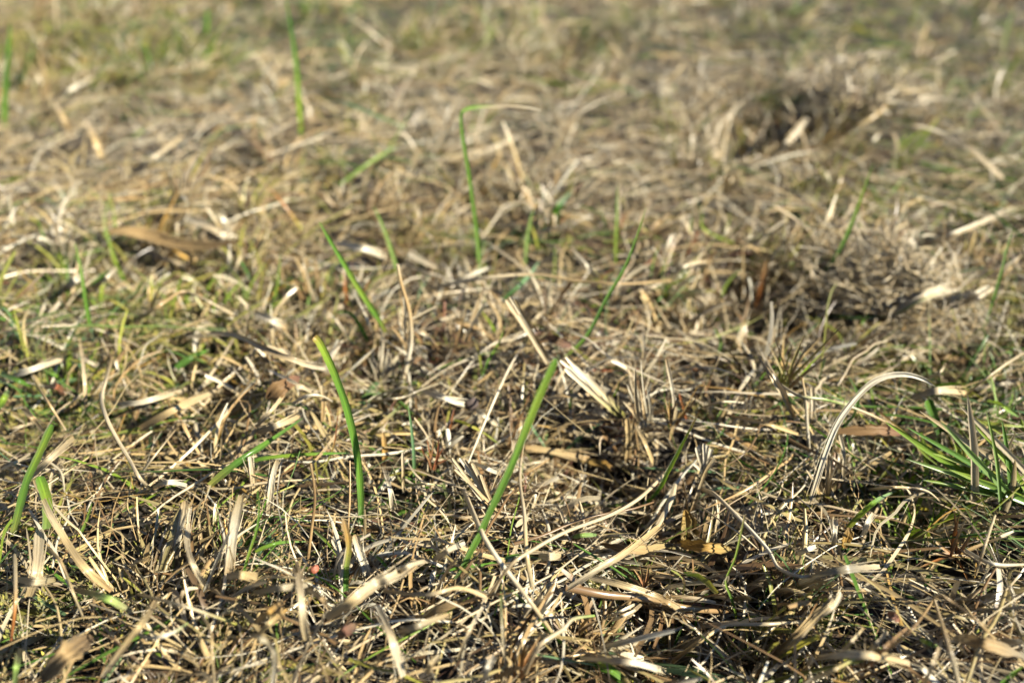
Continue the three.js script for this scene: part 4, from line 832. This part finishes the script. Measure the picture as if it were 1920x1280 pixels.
// turf round about, outside the frame: one patch of it laid out again and again
{
  const dry = new Mesher(1 << 16), grn = new Mesher(1 << 14), S = 0.2;
  for (let k = 0; k < 2600; k++) {
    const x = (rnd() - 0.5) * S, z = (rnd() - 0.5) * S, before = [dry.nv, grn.nv];
    scatter(dry, grn, x, z, 3, false);
    for (const [m, b] of [[dry, before[0]], [grn, before[1]]]) { const dy = turf(x, z); for (let v = b; v < m.nv; v++) m.p[v * 3 + 1] -= dy; }
  }
  const places = [];
  for (let i = -11; i <= 11; i++) for (let j = -11; j <= 6; j++) {
    const x = i * S, z = -0.3 + j * S;
    const seen = z - S / 2 < -0.02 && z + S / 2 > -0.80 && Math.abs(x) - S / 2 < 0.06 + 0.80 * -Math.min(0, z + S / 2) && Math.abs(x) + S / 2 < 0.14 + 0.80 * -Math.min(0, z + S / 2);
    if (seen || Math.hypot(x, z) < 0.09) continue;
    places.push([x, z]);
  }
  for (const [m, mat, name, label, cat] of [[dry, M.dry, 'dry_grass', 'dry grass of the lawn beyond the tangled thatch in view', 'dry grass'], [grn, M.green, 'green_grass', 'green grass in the lawn beyond the thatch in view', 'grass']]) {
    const im = new THREE.InstancedMesh(m.geometry(), mat, places.length), q = new THREE.Matrix4(), e = new THREE.Euler();
    places.forEach(([x, z], k) => { e.set(0, Math.floor(k * 7 % 4) * Math.PI / 2, 0); q.makeRotationFromEuler(e).setPosition(x, turf(x, z) - 0.001, z); im.setMatrixAt(k, q); });
    stuff(im, numbered(name) === name ? name + '_001' : name + '_001', label, cat);
  }
}
// moss: small leafy shoots crowded in the hollows
{
  const m = new Mesher(2048), r = mulberry(9);
  for (let k = 0; k < 14; k++) {
    const a = k * 2.4, t = k / 14, b = V(0, 0.0002 + t * 0.0022, 0), dir = V(Math.cos(a), 0.35 + t * 1.4, Math.sin(a)).normalize();
    m.leaf([b, b.clone().addScaledVector(dir, 0.0006), b.clone().addScaledVector(dir, 0.0011).add(V(0, 0.0002, 0))], 0.00042, { n: 2, colors: [[1, 1, 1], [1, 1, 1]], taper: TAPER.oval, ref: V(-Math.sin(a), 0, Math.cos(a)), fold: 0.4 }, r);
  }
  const centres = [[1380, 820, 9], [1430, 870, 8], [1090, 900, 10], [1150, 890, 8], [330, 520, 10], [420, 500, 8], [280, 610, 8], [1800, 590, 12], [1840, 560, 10], [340, 1180, 9], [60, 1190, 7], [250, 1060, 7], [1340, 1150, 9], [1280, 1085, 8], [690, 730, 8], [740, 740, 7], [1000, 800, 8], [460, 730, 9], [830, 420, 14], [300, 390, 12], [100, 110, 24], [330, 90, 20], [1080, 75, 20], [690, 220, 12], [20, 760, 12], [110, 700, 9], [560, 330, 14], [1480, 900, 7], [870, 1130, 7], [820, 1010, 8], [940, 880, 7], [240, 120, 20], [30, 1240, 8], [460, 1250, 7], [1480, 1190, 8], [1200, 1090, 8], [640, 700, 7]];
  const list = [];
  for (const [px, py, rad] of centres) {
    const c = onLevel(px, py, -0.004), n = Math.round(rad * rad * (py > 700 ? 0.45 : 0.8));
    for (let k = 0; k < n; k++) { const a = rnd() * 6.283, d = Math.sqrt(rnd()) * rad / 1000 * 1.25; list.push([c.x + Math.cos(a) * d, c.z + Math.sin(a) * d]); }
  }
  const im = new THREE.InstancedMesh(m.geometry(), new THREE.MeshPhysicalMaterial({ color: 0xffffff, transmission: 0.3, thickness: 0, roughness: 1, side: THREE.DoubleSide }), list.length), q = new THREE.Matrix4(), e = new THREE.Euler(), col = new THREE.Color();
  list.forEach(([x, z], k) => {
    const s = 0.8 + 0.9 * rnd(), y = turf(x, z) - THATCH * 0.62 + 0.003 * rnd();
    e.set(gauss() * 0.4, rnd() * 6.28, gauss() * 0.4);
    q.makeRotationFromEuler(e).scale(V(s, s, s)).setPosition(x, y, z);
    im.setMatrixAt(k, q);
    const c = jitter(rnd() < 0.55 ? [.15, .145, .022] : rnd() < 0.3 ? C.yellow : [.10, .095, .02], rnd, 0.25);
    im.setColorAt(k, col.setRGB(...c));
  });
  stuff(im, 'moss', 'small yellow green moss shoots in the hollows between the dry grass', 'moss');
}

renderer.render(scene, camera);
